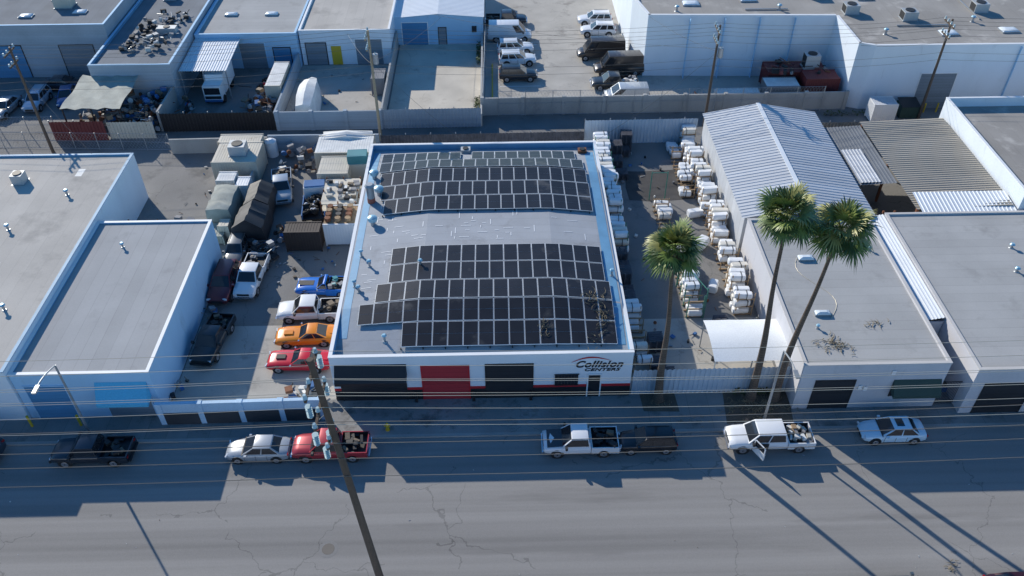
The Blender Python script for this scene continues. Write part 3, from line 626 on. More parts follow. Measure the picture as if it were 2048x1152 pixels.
def rack(name,x0,x1,y0,y1,levels=3,fill=.85,post=lumber,hh=.8):
    b=MB(); y=y0
    while y<y1:
        lv=levels if R()<.75 else levels-1
        b.box(x0,x0+.07,y,y+.07,0,hh*lv,post); b.box(x1-.07,x1,y,y+.07,0,hh*lv,post)
        xo=U(-.25,.25)
        for k in range(lv):
            z=.12+k*hh
            b.box(x0-.05,x1+.05,y+.1,y+.2,z-.08,z,lumber); b.box(x0-.05,x1+.05,y+.85,y+.95,z-.08,z,lumber)
            if R()<fill:
                bundle(b,(x0+x1)/2+xo+U(-.1,.1),y+.30,z,U(.27,.34),(x1-x0)*U(.85,1.1),U(-.12,.12))
                if R()<.93: bundle(b,(x0+x1)/2+xo+U(-.1,.1),y+.95,z,U(.26,.33),(x1-x0)*U(.8,1.1),U(-.12,.12))
        y+=U(1.3,1.5) if R()<.85 else 2.2
    return b.obj(name)
rack('bumper_storage_rack',19.0,20.4,50.2,76.5,3,.95)
rack('bumper_storage_rack',17.7,18.8,67,76.2,2,.5)
rack('bumper_storage_rack',14.6,15.9,62,66,2,.8)
rack('bumper_storage_rack',15.0,16.3,50.0,57.5,3,.75,green_s)
rack('bumper_storage_rack',9.8,11.2,58.5,76,3,.9,green_s)
rack('bumper_storage_rack',9.9,11.2,44,50,2,.6)
b=MB()
def pallets(x,y,n,a=0):
    for k in range(n):
        z=.15*k
        for j in range(6): b.rbox((x,y-.5+j*.2,z+.13),(1.15,.11,.025),a,pal_d)
        for j in (-.5,0,.5): b.rbox((x+j,y,z+.06),(.1,1.1,.1),a,pal_d)
for q in ((10.4,51.5,9),(10.5,52.9,5),(10.4,54.4,11),(10.5,55.8,7),(10.4,57.2,10),(12.0,74.5,12),(11.9,72.6,8),(13.2,76,14),(11.9,46.6,9),(11.8,44.6,5),(12.9,75,6),(17.6,49,5),(12.4,43.4,5),(12.2,70.8,5)): pallets(*q,U(-.1,.1))
b.obj('pallet_stacks')
b=MB(); bundle(b,18.0,59.3,0,.5,1.4,.9); bundle(b,13.5,42.9,0,.4,1.6,0); bundle(b,14.9,60.1,0,.35,1.2,.4); bundle(b,19.9,48.2,.2,.4,1.2,.4); bundle(b,18.2,64,0,.4,1.2,.2); bundle(b,17.9,53.5,0,.4,1.2,1.2); b.obj('wrapped_bumper_bundles')
b=MB()
for (x,y) in ((14.4,66.8),(15.9,66.8),(14.9,54),(16.4,50)): b.cyl((x,y,0),(x,y,3.2),.05,.05,green_s,6)
b.cyl((14.4,66.8,3.1),(15.9,66.8,3.1),.04,.04,green_s,6); b.cyl((14.9,54,3),(16.4,50,3),.04,.04,green_s,6); b.obj('green_steel_frame')
container('maroon_container',30.8,37.6,87.8,90.6,2.6,maroon); container('maroon_container',34.4,38.2,85.3,87.6,3.0,maroon)
acunit(35.8,88.9,2.7,empty('rooftop_chiller'),(1.6,1.4,1.6)); junk('equipment_clutter',31,37.5,86.4,90.4,2.6,3.2,26,.8,[maroon,rust,junkm[1],junkm[0]])
container('white_container',24.6,29.6,85.3,86.8,1.3,tarpw); container('grey_container',30,33.8,85.0,87.3,2.3,junkm[1],tarpw)
container('white_storage_shed',40.6,43.2,80.6,82.4,2.3,white2,metalw)
b=MB(); b.box(44.2,46.2,81.6,83.2,0,1.4,greenaw); b.add([(44.15,81.5,1.4),(46.25,81.5,1.4),(46.25,83.3,1.7),(44.15,83.3,1.7)],[(0,1,2,3)],trim); b.obj('green_dumpster')
b=MB()
for k in range(5): b.cyl((46+k*1.4,82.9,0),(46+k*1.4,82.9,1.1),.09,.09,yellow,8)
b.obj('yellow_bollards')
junk('equipment_clutter',22,24,85,86.5,0,1.,16,.7); junk('equipment_clutter',-22,-19,72,76,0,1.2,30,.8); junk('equipment_clutter',-31,-28.5,62,64,0,.9,14,.8)
junk('equipment_clutter',-20.6,-19.4,60,64,0,.7,14,.7); junk('equipment_clutter',-16,-13,41.6,43,0,.9,26,.7); junk('equipment_clutter',33,36,58.5,62,0,1.5,40,.8); junk('equipment_clutter',-24.3,-23.4,50.6,52,0,.6,8,.6)
junk('equipment_clutter',31.5,32.7,41.5,44.6,0,1.,14,.8); junk('equipment_clutter',-24.4,-23.7,42,44,0,.6,8,.5); junk('equipment_clutter',-22.4,-20,57.9,60,0,1.1,34,.7,[junkm[0],trim,junkm[6]])
# ------------------------------------------------------------ vehicles
def ring(x,zb,zt,hw):
    s=[(-.80*hw,zb),(-.97*hw,zb+.10),(-hw,zb+(zt-zb)*.55),(-.965*hw,zt-.10),(-.86*hw,zt-.015),(-.45*hw,zt+.02),(0,zt+.03)]
    s=s+[(-y,z) for y,z in s[:-1][::-1]]
    return [(x,y,z) for y,z in s]
def greenhouse(b,m,xb0,xb1,hb,zb,xt0,xt1,ht,zt,split=(.5,),side=(0,1),rear=True,roofm=None):
    zc=zt+.035
    B=[(xb0,-hb,zb),(xb1,-hb,zb),(xb1,hb,zb),(xb0,hb,zb)]; T=[(xt0,-ht,zt),(xt1,-ht,zt),(xt1,ht,zt),(xt0,ht,zt)]
    b.add(B+T,[(0,1,5,4),(1,2,6,5),(2,3,7,6),(3,0,4,7)],m)
    s=.9; T2=[(xt0+.12,-ht*s+.03,zc),(xt1-.12,-ht*s+.03,zc),(xt1-.12,ht*s-.03,zc),(xt0+.12,ht*s-.03,zc)]
    b.add(T+T2,[(0,1,5,4),(1,2,6,5),(2,3,7,6),(3,0,4,7),(4,5,6,7)],roofm or m,True)
    def pane(P,u0,u1,v0,v1,mm=glassm):
        a,c,d,e=[Vector(q) for q in P]; n=(c-a).cross(e-a).normalized()*.012
        f=lambda u,v:tuple(a.lerp(c,u).lerp(e.lerp(d,u),v)+n)
        b.add([f(u0,v0),f(u1,v0),f(u1,v1),f(u0,v1)],[(0,1,2,3)],mm)
    pane((B[1],B[2],T[2],T[1]),.06,.94,.08,.93)
    if rear: pane((B[3],B[0],T[0],T[3]),.08,.92,.15,.9)
    ed=[side[0]]+list(split)+[side[1]]
    for i in range(len(ed)-1):
        u0=ed[i]+(.045 if i==0 else .02); u1=ed[i+1]-(.045 if i==len(ed)-2 else .02)
        pane((B[0],B[1],T[1],T[0]),u0,u1,.12,.9); pane((B[2],B[3],T[3],T[2]),1-u1,1-u0,.12,.9)
def wheels(b,xs,hw,r=.34,w=.22):
    for x in xs:
        for s in(-1,1):
            b.cyl((x,s*(hw-.05),r+.03),(x,s*(hw+.004),r+.03),r+.085,r+.085,trim,20)
            b.cyl((x,s*(hw-w),r),(x,s*(hw+.02),r),r,r,tyre,20)
            b.cyl((x,s*(hw+.02),r),(x,s*(hw+.028),r),r*.64,r*.6,rim,14)
            b.cyl((x,s*(hw+.028),r),(x,s*(hw+.034),r),r*.16,r*.16,trim,8)
def lights(b,xf,xr,hw,zf,zr,L=.3):
    for s in(-1,1):
        b.rbox((xf,s*hw*.72,zf),(.10,.34,.14),-s*.25,hlamp); b.rbox((xr,s*hw*.78,zr),(.08,.26,.16),s*.15,tlamp)
def bedbox(b,m,x0,x1,hw,z0,z1,zf):
    t=.07
    b.box(x0,x1,-hw,-hw+t,z0,z1,m); b.box(x0,x1,hw-t,hw,z0,z1,m); b.box(x0,x0+t,-hw+t,hw-t,z0,z1-.01,m); b.box(x1-t,x1,-hw+t,hw-t,z0,z1-.01,m)
    b.box(x0+t,x1-t,-hw+t,hw-t,zf-.06,zf,trim)
    for s in(-1,1): b.box(x0+t,x1-t,s*(hw-t-.01) if s>0 else -hw+t,hw-t if s>0 else -hw+t+.01,zf,z1-.03,trim); b.box(x0+.75,x0+1.4,min(s*(hw-t-.01),s*(hw-t-.22)),max(s*(hw-t-.01),s*(hw-t-.22)),zf,zf+.2,trim)
def seams(b,xs,hw,z0,z1):
    for x in xs:
        for s in (-1,1): b.box(x-.012,x+.012,s*hw-.004,s*hw+.004,z0,z1,trim)
def car(kind,x,y,head,col,name,z=0,bed=None,**o):
    b=MB(); m=paint(col)
    if kind=='sedan':
        st=[(-2.32,.42,.72,.62),(-2.22,.30,.90,.80),(-1.9,.26,.99,.87),(-1.2,.24,.98,.905),(-.3,.24,.95,.915),(.7,.24,.94,.91),(1.2,.24,.90,.90),(1.75,.26,.83,.86),(2.15,.28,.72,.77),(2.32,.40,.60,.58)]
        b.loft([ring(*s) for s in st],m); greenhouse(b,m,-1.75,1.05,.83,.90,-1.05,.15,.62,1.43)
        wheels(b,(-1.38,1.42),.90,.33); lights(b,2.2,-2.24,.86,.66,.80); seams(b,(-.75,.05,.85),.915,.35,.85)
        b.box(2.24,2.335,-.42,.42,.36,.52,trim)
        for s in(-1,1): b.rbox((.72,s*.99,.98),(.18,.18,.13),0,m)
        b.quad((1.05,-.86,.955),(1.07,.86,.955),(.98,.86,.965),(.98,-.86,.965),trim)
        if o.get('sunroof'): b.box(-.6,-.05,-.36,.36,1.455,1.475,glassm)
    elif kind=='suv':
        st=[(-2.25,.45,.95,.72),(-2.18,.34,1.05,.86),(-1.6,.30,1.08,.92),(-.3,.28,1.06,.93),(.8,.28,1.06,.93),(1.3,.28,1.03,.92),(1.85,.30,.95,.88),(2.18,.32,.84,.80),(2.3,.45,.70,.62)]
        b.loft([ring(*s) for s in st],m); greenhouse(b,m,-2.15,1.05,.86,1.02,-1.85,.25,.68,1.64,(.34,.66))
        wheels(b,(-1.35,1.42),.92,.37); lights(b,2.2,-2.2,.88,.78,.98); b.box(2.22,2.32,-.45,.45,.45,.68,trim); seams(b,(-.85,0,.85),.93,.4,.95)
        for s in(-1,1): b.rbox((.85,s*1.02,1.12),(.2,.2,.16),0,m); b.cyl((-1.7,s*.6,1.72),(.1,s*.6,1.72),.022,.022,trim,5)
    elif kind in('coupe','ute'):
        st=[(-2.4,.40,.68,.74),(-2.32,.30,.84,.85),(-1.9,.26,.90,.90),(-1.2,.24,.90,.93),(-.2,.24,.86,.91),(.7,.24,.87,.92),(1.5,.25,.86,.93),(2.1,.27,.80,.90),(2.34,.30,.72,.84),(2.42,.42,.60,.76)]
        if kind=='coupe':
            b.loft([ring(*s) for s in st],m); greenhouse(b,m,-1.75,.55,.80,.84,-.85,-.15,.60,1.30,(.42,))
            b.box(1.0,1.7,-.22,.22,.89,.98,o.get('scoop',m))
            b.quad((-2.25,-.3,.93),(-1.85,-.3,.95),(-1.85,.3,.95),(-2.25,.3,.93),m)
        else:
            b.loft([ring(*s) for s in st[4:]],m); greenhouse(b,m,-.35,.65,.80,.84,-.2,.0,.62,1.32,())
            bedbox(b,m,-2.4,-.22,.92,.26,.90,.62)
            if bed: bed(b,-2.2,-.4,.8,.64)
            b.box(.9,2.2,-.3,.3,.905,.915,trim)
        wheels(b,(-1.4,1.5),.90,.34); lights(b,2.38,-2.38,.86,.66,.72); b.box(2.40,2.46,-.75,.75,.40,.50,chrome); b.box(-2.46,-2.38,-.75,.75,.42,.52,chrome); b.box(2.37,2.435,-.5,.5,.52,.68,trim)
        for s in(-1,1): b.rbox((.45,s*.98,.92),(.12,.14,.1),0,chrome)
    elif kind=='pickup':
        L=o.get('L',5.4); hwid=.96; xr=-L/2; xf=L/2; cabr=xr+(L-5.4)*.3+ (2.0 if not o.get('crew') else 1.75)
        zt=1.08
        st=[(cabr,.42,zt,hwid*.97),(cabr+.1,.40,zt,hwid),(xf-1.7,.38,zt,hwid),(xf-1.2,.40,zt-.01,hwid),(xf-.5,.42,zt-.05,hwid*.98),(xf-.1,.44,zt-.14,hwid*.94),(xf,.55,zt-.25,hwid*.86)]
        b.loft([ring(*s) for s in st],m)
        if o.get('hood'): b.loft([[(xf-1.45+k*.3,-.80,zt+.035-k*.008-.004*k*k),(xf-1.45+k*.3,.80,zt+.035-k*.008-.004*k*k)] for k in range(5)],paint(o['hood']),cap=False,closed=False)
        greenhouse(b,m,cabr+.05,xf-1.25,hwid*.92,zt-.03,cabr+.2,xf-1.95,hwid*.74,1.74,(.5,) if o.get('crew') else ())
        bedbox(b,m,xr,cabr-.03,hwid,.45,zt-.02,.68)
        if bed: bed(b,xr+.15,cabr-.15,hwid-.15,.70)
        wheels(b,(xr+1.05,xf-.95),hwid-.02,.38,.25); lights(b,xf-.07,xr+.02,.92,.80,.88)
        b.box(xf-.06,xf+.02,-.5,.5,.66,.86,trim); b.box(xf,xf+.12,-.85,.85,.42,.60,o.get('bump',chrome)); b.box(xr-.14,xr-.02,-.82,.82,.42,.56,o.get('bump',chrome))
        for s in(-1,1): b.rbox((xf-1.55,s*1.08,1.2),(.16,.22,.22),0,trim)
        if o.get('door'):
            old=b.M; b.M=b.M@Matrix.Translation((xf-1.6,.98,0))@Matrix.Rotation(rad(118),4,'Z')
            b.box(0,1.05,-.04,.04,.5,1.1,m); b.box(.0,.06,-.03,.03,1.1,1.6,m); b.box(.95,1.02,-.03,.03,1.1,1.6,m); b.box(.06,.95,-.03,.03,1.6,1.66,m); b.box(.06,.95,-.01,.01,1.1,1.6,glassm); b.box(.05,1.0,.04,.06,.55,1.05,trim)
            b.M=old
            b.box(xf-2.65,xf-1.65,.945,.975,.52,1.08,trim)
    elif kind=='van':
        L=o.get('L',5.6); xr=-L/2; xf=L/2; h=o.get('h',2.3)
        st=[(xr,.40,1.15,.90),(xr+.1,.36,1.2,.97),(0,.34,1.2,.98),(xf-1.2,.34,1.18,.98),(xf-.5,.38,1.08,.94),(xf-.1,.42,.9,.86),(xf,.5,.75,.7)]
        b.loft([ring(*s) for s in st],m)
        greenhouse(b,m,xr+.05,xf-.75,.92,1.14,xr+.15,xf-1.65,.80,h,(),(.72,1.0))
        k=xr+.5
        while k<xf-2.2: b.box(k,k+.08,-.62,.62,h+.036,h+.05,m); k+=.55
        wheels(b,(xr+1.05,xf-.95),.96,.36); lights(b,xf-.1,xr,.92,.8,1.1); b.box(xf-.05,xf+.03,-.5,.5,.5,.75,trim)
        for s in(-1,1): b.rbox((xf-1.1,s*1.1,1.35),(.15,.2,.3),0,trim)
    ob=b.obj(name,sharp=42); ob.location=(x,y,z); ob.rotation_euler=(0,0,head)
    if o.get('s'): ob.scale=(o['s'],)*3
    return ob
def load(n,pal):
    def f(b,x0,x1,hw,z):
        for i in range(n): b.rbox((U(x0+.15,x1-.15),U(-hw+.2,hw-.2),z+U(.1,.4)),(U(.2,.6),U(.15,.5),U(.15,.35)),U(0,3),random.choice(pal),U(-.2,.2))
    return f
PI=math.pi; zs=-.12
darkbed=load(10,[trim,junkm[0],trim,junkm[5]])
car('pickup',-28.4,37.15,PI,(.03,.035,.045),'dark_pickup_truck',zs,darkbed,L=5.3,bump=trim)
car('sedan',-17.0,37.1,PI,(.42,.44,.46),'silver_sedan',zs,s=.95)
car('pickup',-12.0,37.15,PI,(.42,.04,.05),'red_pickup_truck',zs,darkbed,L=5.2,bump=chrome)
car('pickup',5.3,37.15,PI,(.76,.77,.79),'white_pickup_truck',zs,darkbed,L=5.2,hood=(.03,.03,.035))
car('suv',10.0,37.15,PI,(.022,.022,.026),'dark_suv',zs,s=.88)
car('pickup',18.5,37.2,PI,(.80,.81,.82),'white_crew_pickup_truck',zs,load(16,[cream,lumber,tarpw,junkm[3],junkm[1],orange_s]),L=5.9,crew=True,door=True)
car('sedan',27.3,37.65,PI,(.58,.76,.88),'shade_tinted_white_sedan',zs,sunroof=True,s=.97)  # white car, blue of the shade put into its paint
car('sedan',30.9,25.5,0,(.05,.01,.012),'maroon_sedan',zs); car('sedan',23.6,25.4,0,(.10,.13,.15),'grey_sedan',zs)
car('suv',-37.0,37.2,PI,(.05,.06,.08),'dark_suv',zs)
car('coupe',-15.6,45.5,PI-.03,(.62,.015,.03),'red_muscle_car',scoop=trim)
car('coupe',-15.5,48.25,PI+.04,(.80,.26,.01),'orange_muscle_car')
car('pickup',-15.6,51.1,PI+.03,(.76,.76,.76),'white_pickup_truck',0,darkbed,L=5.3)
car('ute',-14.9,54.2,PI-.04,(.015,.16,.60),'blue_coupe_utility',0,load(10,[junkm[1],junkm[0],teal,trim]))
car('pickup',-21.4,55.6,-PI/2-.05,(.78,.79,.80),'white_pickup_truck',0,load(8,[junkm[1],trim,junkm[4]]),L=5.3)
car('suv',-23.5,54.7,-PI/2-.03,(.13,.018,.025),'dark_red_suv',0,s=1.05)
car('suv',-23.5,59.3,-PI/2,(.14,.15,.16),'grey_suv',0,s=.9)
car('pickup',-22.8,47.9,-PI/2-.12,(.02,.024,.03),'black_pickup_truck',0,darkbed,L=5.2,bump=trim)
car('pickup',-21.3,69.2,-PI/2+.2,(.40,.43,.46),'grey_pickup_truck',0,darkbed)
b=MB(); b.box(-1.1,1.1,-2.2,1.2,.7,.85,trim); b.box(-1.1,-1.0,-2.2,1.2,.85,1.3,junkm[4]); b.box(1.,1.1,-2.2,1.2,.85,1.3,junkm[4]); b.box(-1.,1.,1.25,2.6,.5,2.0,white2); b.box(-.9,.9,2.6,2.62,1.2,1.85,glassm); b.box(-.95,.95,1.4,2.5,2.0,2.1,junkm[4])
for q in((-1,-1.4),(1,-1.4),(-1,1.9),(1,1.9)): b.cyl((q[0]-.12,q[1],.42),(q[0]+.12,q[1],.42),.42,.42,tyre,16)
for k in range(14):
    c=Vector((U(-.7,.7),U(-1.8,.9),1.05+.25*R())); a=U(0,3); 
    b.cyl(tuple(c),tuple(c+Vector((.1*math.cos(a),.1*math.sin(a),.2))),.36,.36,tyre,14); b.cyl(tuple(c+Vector((0,0,.2))),tuple(c+Vector((.1*math.cos(a),.1*math.sin(a),.215))),.17,.17,random.choice((rim,junkm[0],white2)),10)
o=b.obj('tyre_hauling_truck'); o.location=(-17.5,65.6,0); o.rotation_euler=(0,0,.1)
b=MB(); b.box(-1.1,1.1,-.6,3.6,.8,3.0,white2); b.box(-1.0,1.0,-2.1,-.65,.5,2.3,white2); b.box(-.88,.88,-2.13,-2.1,1.3,2.1,glassm); b.box(-.9,.9,-2.14,-2.1,.75,1.1,trim); b.box(-1.,1.,-2.2,-2.1,.42,.65,junkm[4])
for q in((-.95,-1.4),(.95,-1.4),(-.95,2.3),(.95,2.3)): b.cyl((q[0]-.14,q[1],.45),(q[0]+.14,q[1],.45),.45,.45,tyre,16)
o=b.obj('box_truck',bevel=.05); o.location=(-32.3,89.0,0)
car('suv',2.4,92.2,0,(.02,.024,.032),'dark_suv'); car('suv',2.4,96.2,.05,(.76,.79,.82),'white_suv'); car('suv',2.2,99.4,.05,(.76,.79,.82),'white_suv')
car('van',1.6,103.2,0,(.76,.77,.79),'white_van'); car('pickup',1.2,108,0,(.03,.035,.045),'dark_pickup_truck',0,darkbed)
car('suv',13.0,107.6,PI,(.76,.77,.79),'white_suv'); car('suv',13.1,104.2,PI-.05,(.76,.77,.79),'white_suv')
car('van',12.8,97.6,PI+.02,(.06,.05,.045),'dark_van',L=5.9,h=2.5); car('van',14.5,93.4,PI+.03,(.06,.05,.045),'dark_van',L=5.9,h=2.5)
car('pickup',13.6,89.8,PI,(.05,.055,.06),'dark_pickup_truck',0,load(20,[junkm[1],tarpw,junkm[0]])); car('van',14.6,86.6,PI,(.5,.53,.56),'grey_van',L=5.0,h=1.9)
car('sedan',-49.5,88.5,-PI/2+.2,(.02,.08,.25),'blue_sedan'); car('suv',-52.5,87.5,-PI/2,(.35,.45,.55),'pale_blue_suv'); car('sedan',-55.5,86,-PI/2-.1,(.3,.33,.36),'grey_sedan')
car('sedan',-51,91.5,0,(.03,.04,.06),'dark_sedan')
def moto(x,y,a):
    b=MB()
    for s in(-.65,.65): b.cyl((s,-.06,.31),(s,.06,.31),.31,.31,tyre,14); b.cyl((s,-.07,.31),(s,.07,.31),.17,.17,rim,10)
    b.rbox((0,0,.55),(.6,.28,.35),0,junkm[0]); b.rbox((.15,0,.82),(.5,.26,.2),0,redp,.15); b.rbox((-.35,0,.8),(.5,.25,.1),0,trim,-.1)
    b.cyl((.65,0,.31),(.4,0,1.),.04,.04,chrome,6); b.cyl((.42,-.38,1.02),(.42,.38,1.02),.02,.02,trim,6); b.rbox((-.65,0,.65),(.4,.16,.04),0,trim,.2)
    o=b.obj('motorcycle'); o.location=(x,y,0); o.rotation_euler=(0,0,a)
moto(-27.3,90.3,.3); moto(-25.8,90.8,.2); moto(-27,91.8,.1); moto(-34.8,85.5,1.4)
# ------------------------------------------------------------ poles & lamps
def pole(name,x,y,h,m,top=(0,0),arms=((.4,2.4),),ax='y',r=.17,z0=0,ins=4,trans=False):
    b=MB(); tx,ty=x+top[0],y+top[1]
    b.cyl((x,y,z0-.1),(tx,ty,h),r,r*.62,m,12)
    for (d,L) in arms:
        t=1-d/h; cx=x+top[0]*t; cy=y+top[1]*t; z=h-d
        if ax=='y': b.box(cx-.2-.06,cx-.2+.06,cy-L/2,cy+L/2,z-.07,z+.07,m)
        else: b.box(cx-L/2,cx+L/2,cy-.26,cy-.14,z-.07,z+.07,m)
        for k in range(ins):
            o=(-.5+k/(ins-1))*L*.94
            px,py=(cx-.2,cy+o) if ax=='y' else (cx+o,cy-.2)
            b.cyl((px,py,z+.07),(px,py,z+.14),.03,.03,galv,6)
            for j in range(3): b.cyl((px,py,z+.14+j*.09),(px,py,z+.2+j*.09),.12-.015*j,.07,insul,10)
        for s in(-1,1):
            if ax=='y': b.cyl((cx-.2,cy+s*L*.3,z-.05),(cx-.1,cy,z-.7),.02,.02,galv,5)
            else: b.cyl((cx+s*L*.3,cy-.2,z-.05),(cx,cy-.1,z-.7),.02,.02,galv,5)
    if trans:
        b.cyl((x+.45,y-.1,h-3.4),(x+.45,y-.1,h-2.4),.28,.28,galv,14); b.cyl((x+.45,y-.1,h-2.4),(x+.45,y-.1,h-2.2),.08,.05,insul,8)
    return b
b=pole('utility_pole',-7.1,25.8,20.7,wood,(-1.3,0),((1.1,3.0),(3.0,3.0),(5.2,1.6)),r=.24,ins=4)
for k,(yy,zz) in enumerate(((24.3,19.45),(27.3,19.45),(24.3,17.55),(27.3,17.55),(25.3,15.3),(26.3,15.3))):
    for j in range(6): b.cyl((-8.45,yy,zz-.1-j*.13),(-8.45,yy,zz-.19-j*.13),.15,.09,insul,12)
b.obj('utility_pole')
def wires(name,segs,m,r=.016):
    b=MB()
    for (p,q,s) in segs:
        n=20; pts=[]
        for k in range(n+1):
            t=k/n; v=Vector(p).lerp(Vector(q),t); v.z-=4*s*t*(1-t); pts.append(tuple(v))
        b.tube(pts,[r]*(n+1),m,5)
    return b.obj(name)
S=[]
for (yy,zz,s) in ((24.4,19.9,.7),(25.4,19.9,.8),(26.2,19.9,.75),(27.1,19.9,.7),(24.4,18.0,.8),(25.4,18.0,.9),(26.3,18.0,.8),(27.1,18.0,.9)):
    S.append(((-8.4,yy,zz),(-62,yy+.6,zz+.3),s)); S.append(((-8.4,yy,zz),(50,yy+.5,zz+.5),s))
wires('power_lines',S,wirel,.012)
S=[]
for (yy,zz,s) in ((25.1,15.8,.6),(26.4,15.8,.7),(25.6,14.0,.5),(25.6,12.6,.6)):
    S.append(((-8.1,yy,zz),(-62,yy+.4,zz),s)); S.append(((-8.1,yy,zz),(50,yy+.4,zz+1.2),s))
wires('telephone_cables',S,wirem,.02)
pole('utility_pole',-62.5,26.2,20.7,wood,(0,0),((1.1,2.6),(3.0,2.6)),r=.24).obj('utility_pole'); pole('utility_pole',50.5,26.2,20.9,wood,(0,0),((1.1,2.6),(3.0,2.6)),r=.24).obj('utility_pole')
P=[(-46.9,77.2,11.7,wood),(-12.6,78.6,12.3,woodl),(22.4,80.6,11.5,wood),(46.3,81.5,11.4,wood)]
for (x,y,h,m) in P: pole('utility_pole',x,y,h,m,(0,0),((.5,2.2),(1.7,1.8)),'y',.17,trans=(m is woodl or x==22.4)).obj('utility_pole')
S=[]; Q=[(-90,77,11.5,None)]+P+[(85,82,11.5,None)]
for i in range(len(Q)-1):
    a,c=Q[i],Q[i+1]
    for (dy,dz) in ((-1,-.2),(0,-.2),(1,-.2),(-.8,-1.4),(.8,-1.4),(0,-3.6),(0,-4.4)): S.append(((a[0],a[1]+dy,a[2]+dz),(c[0],c[1]+dy,c[2]+dz),.6))
S+= [((-12.6,78.6,9),(-3,70.2,4.4),.3),((-12.6,78.6,9),(-7,102,3.6),.5),((22.4,80.6,8.5),(9,70.2,4.4),.5),((22.4,80.6,8.7),(17.5,92.6,7.3),.3),((-46.9,77.2,9),(-38,68.4,5),.3),((-12.6,78.6,8.8),(-18,96.7,4),.5),((46.3,81.5,9),(39,84.5,7.3),.3),((22.4,80.6,9),(-8,102,4),.8)]
wires('power_lines',S,wirem,.014)
def lamp(x,y,h=7.6):
    b=MB(); b.cyl((x,y,-.05),(x,y,.5),.13,.11,galv,10); b.cyl((x,y,.5),(x,y,h-.5),.10,.07,galv,10)
    pts=[(x,y-2.3*t,h-.5+.55*math.sin(t*PI/2)) for t in [k/8 for k in range(9)]]; b.tube(pts,[.05]*9,galv,7)
    b.rbox((x,y-2.6,h+.03),(.26,.7,.12),0,galv); b.rbox((x,y-2.62,h-.05),(.2,.45,.08),0,hlamp)
    b.obj('street_lamp')
lamp(-29.4,39.0); lamp(18.7,39.1)
b=MB(); x,y=-8.3,38.95
b.cyl((x,y,0),(x,y,.08),.17,.17,yellow,12); b.cyl((x,y,.08),(x,y,.58),.12,.11,yellow,12); b.cyl((x,y,.58),(x,y,.75),.13,.03,yellow,12); b.cyl((x-.22,y,.42),(x+.22,y,.42),.06,.06,yellow,8); b.cyl((x,y-.2,.42),(x,y,.42),.075,.075,yellow,8); b.obj('fire_hydrant')
b=MB()
for q in ((-33.9,39.9),(-30.4,39.9)): b.cyl((q[0],q[1],0),(q[0],q[1],1.1),.09,.09,yellow,8)
b.obj('yellow_bollards')
# ------------------------------------------------------------ palms
def palm(x,y,h,lean,seed,rr=2.0):
    random.seed(seed); b=MB(); n=18; pts=[];rs=[]
    for k in range(n+1):
        t=k/n; pts.append((x+lean[0]*t**1.4+.06*math.sin(t*9+seed),y+lean[1]*t**1.4,h*t)); rs.append(.20*(1-t)**2+.14-.03*t+(.1 if k==0 else 0))
    b.tube(pts,rs,trunk,10)
    top=Vector(pts[-1]); N=54
    def leaf(az,el,pet,bl,m,droop,K=18):
        d=Vector((math.cos(az)*math.cos(el),math.sin(az)*math.cos(el),math.sin(el)))
        p1=top+d*pet*.5; p2=top+d*pet-Vector((0,0,.12*pet*droop)); b.tube([tuple(top),tuple(p1),tuple(p2)],[.03,.022,.015],m,4)
        f=(p2-p1).normalized(); s=f.cross(Vector((0,0,1)));
        s=Vector((1,0,0)) if s.length<.05 else s.normalized()
        s=(Matrix.Rotation(U(-.7,.7),3,f)@s)
        up=s.cross(f)
        for j in range(K):
            a=rad(-105+210*j/(K-1)+U(-4,4)); dd=(f*math.cos(a)+s*math.sin(a)).normalized(); L=bl*(1-.25*abs(a)/2)*U(.85,1.12)
            sd=dd.cross(up).normalized()*.062
            q0=p2; q1=p2+dd*L*.5+up*.06-Vector((0,0,.03)); q2=p2+dd*L*.82-Vector((0,0,L*.14*droop)); q3=p2+dd*L*1.08-Vector((0,0,L*.38*droop))
            b.add([tuple(q0-sd*.3),tuple(q0+sd*.3),tuple(q1+sd),tuple(q1-sd),tuple(q2+sd*.6),tuple(q2-sd*.6),tuple(q3)],[(0,1,2,3),(3,2,4,5),(5,4,6)],m)
    for i in range(N):
        t=i/N; el=rad(80-112*t**.9)+U(-.2,.2); az=i*2.39996+U(-.4,.4)
        leaf(az,el,rr*.52*U(.7,1.2)*(.75 if t<.15 else 1),rr*.50*U(.8,1.15),random.choice((frond,frond,frond3,frond3,frond2)) if t<.65 else random.choice((frond2,frond,frond)),.3+.7*t)  # highlight colour only on upper leaves, shaded green more often below
    for i in range(22): leaf(U(0,6.28),rad(U(-80,-45)),rr*.30*U(.7,1.2),rr*.32,frondd,1.3,9)
    return b.obj('fan_palm_tree')
palm(11.4,41.3,14.0,(-.4,.2),3,2.15); palm(18.3,41.3,16.5,(-.7,.3),5,2.2); palm(19.9,41.2,15.5,(1.3,.2),8,2.35)
random.seed(11)
b=MB(); b.quad((16.0,38.9,.012),(20.8,38.9,.012),(21.2,41.9,.012),(16.3,41.9,.012),dirt); b.quad((10.2,40.2,.012),(12.8,40.1,.012),(12.7,41.9,.012),(10.1,41.9,.012),dirt); b.obj('dirt_bed')
debris('dry_leaf_litter',18.6,40.4,lambda x,y:.02,150,.7,(1.1,.6)); debris('dry_leaf_litter',11.4,41.0,lambda x,y:.02,30,.5,(.5,.3))
debris('dry_leaf_litter',27.5,27.4,lambda x,y:-.11,12,.5,(.3,.2)); debris('dry_leaf_litter',15,39.2,lambda x,y:.02,20,.3,(3,.2))
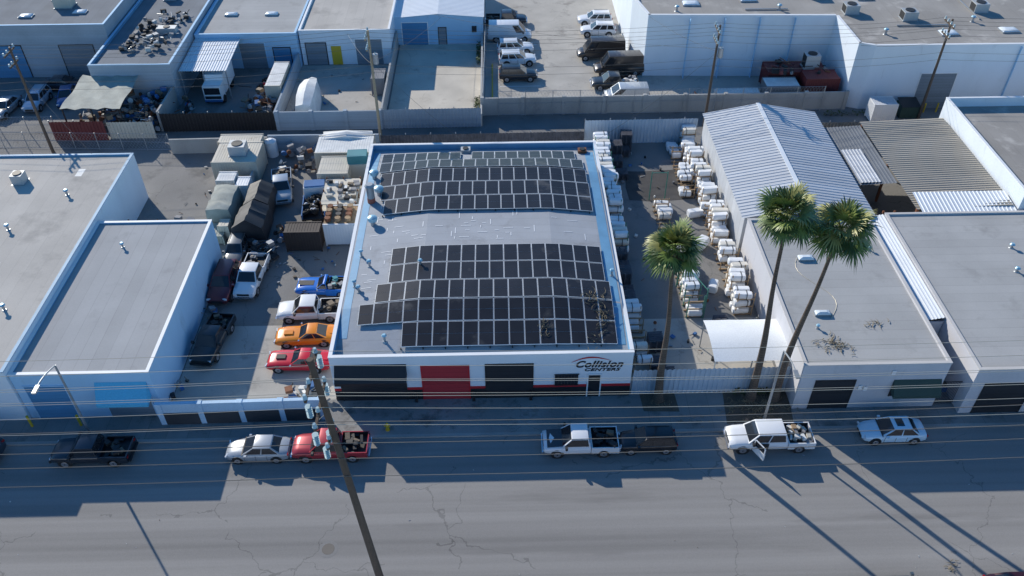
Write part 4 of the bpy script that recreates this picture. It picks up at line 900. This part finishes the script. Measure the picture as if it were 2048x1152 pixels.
def shrub(name,x0,x1,y0,y1,h,n,m=fireb):
    b=MB()
    for i in range(n):
        x,y,z=U(x0,x1),U(y0,y1),h*R()**.8; a=U(0,6.28); s=U(.08,.2)
        d=Vector((math.cos(a),math.sin(a),U(-.3,.8))).normalized()*s; e=Vector((-d.y,d.x,U(-.1,.1)))*.5; c=Vector((x,y,z))
        b.add([tuple(c-d),tuple(c+e),tuple(c+d),tuple(c-e)],[(0,1,2,3)],m)
    return b.obj(name)
shrub('weed_patch',-2.7,-2.1,84,87,.7,160,weed); shrub('weed_patch',-2.6,-2.1,96,101,.9,260,fireb); shrub('weed_patch',-6,-5.3,81.5,81.9,.6,60,weed); shrub('weed_patch',36,44,82.2,82.8,.5,200,weed); shrub('weed_patch',17,20.5,41.5,41.9,.5,120,weed)
junk('yard_litter',-31,-25,60,76,0,.04,40,.3); junk('yard_litter',-21,-13,55,60,0,.04,30,.3); junk('yard_litter',12,18,44,76,0,.04,50,.35); junk('yard_litter',-24,-13,83,95,0,.04,20,.3)
junk('street_litter',-34,34,26,38,-.12,-.115,18,.07,[junkm[3],junkm[5],junkm[3]])
# ------------------------------------------------------------ light, sky, camera
az=rad(322); el=rad(26.5)
w=bpy.data.worlds.new('World'); bpy.context.scene.world=w; w.use_nodes=True; nt=w.node_tree
sky=nt.nodes.new('ShaderNodeTexSky'); sky.sky_type='NISHITA'; sky.sun_disc=False; sky.sun_elevation=el; sky.sun_rotation=az; sky.air_density=1.; sky.dust_density=.2; sky.ozone_density=4.
hs=nt.nodes.new('ShaderNodeHueSaturation'); hs.inputs['Saturation'].default_value=1.25
bg=nt.nodes['Background']; bg.inputs['Strength'].default_value=.15
nt.links.new(sky.outputs[0],hs.inputs['Color']); nt.links.new(hs.outputs[0],bg.inputs['Color'])
L=bpy.data.lights.new('sun','SUN'); L.energy=5.0; L.angle=rad(.5); L.color=(1,.94,.83)
so=bpy.data.objects.new('sun',L); bpy.context.collection.objects.link(so)
toward=Vector((-.61*math.cos(el),.79*math.cos(el),math.sin(el))); so.rotation_euler=toward.to_track_quat('Z','Y').to_euler(); so.location=(-60,80,60)
ya,pi_,ro=rad(.94),rad(40.95),rad(.37)
f=Vector((math.sin(ya)*math.cos(pi_),math.cos(ya)*math.cos(pi_),-math.sin(pi_))); r=Vector((math.cos(ya),-math.sin(ya),0)); d=f.cross(r)
r2=r*math.cos(ro)+d*math.sin(ro); d2=-r*math.sin(ro)+d*math.cos(ro)
cd=bpy.data.cameras.new('camera'); cd.lens=36*1683/2048; cd.sensor_width=36; cd.clip_end=3000; cd.clip_start=.5
co=bpy.data.objects.new('camera',cd); bpy.context.collection.objects.link(co)
Mx=Matrix((( r2.x,-d2.x,-f.x,0),(r2.y,-d2.y,-f.y,0),(r2.z,-d2.z,-f.z,47),(0,0,0,1))); co.matrix_world=Mx
bpy.context.scene.camera=co
s=bpy.context.scene; s.view_settings.view_transform='Standard'; s.view_settings.look='None'; s.view_settings.exposure=0
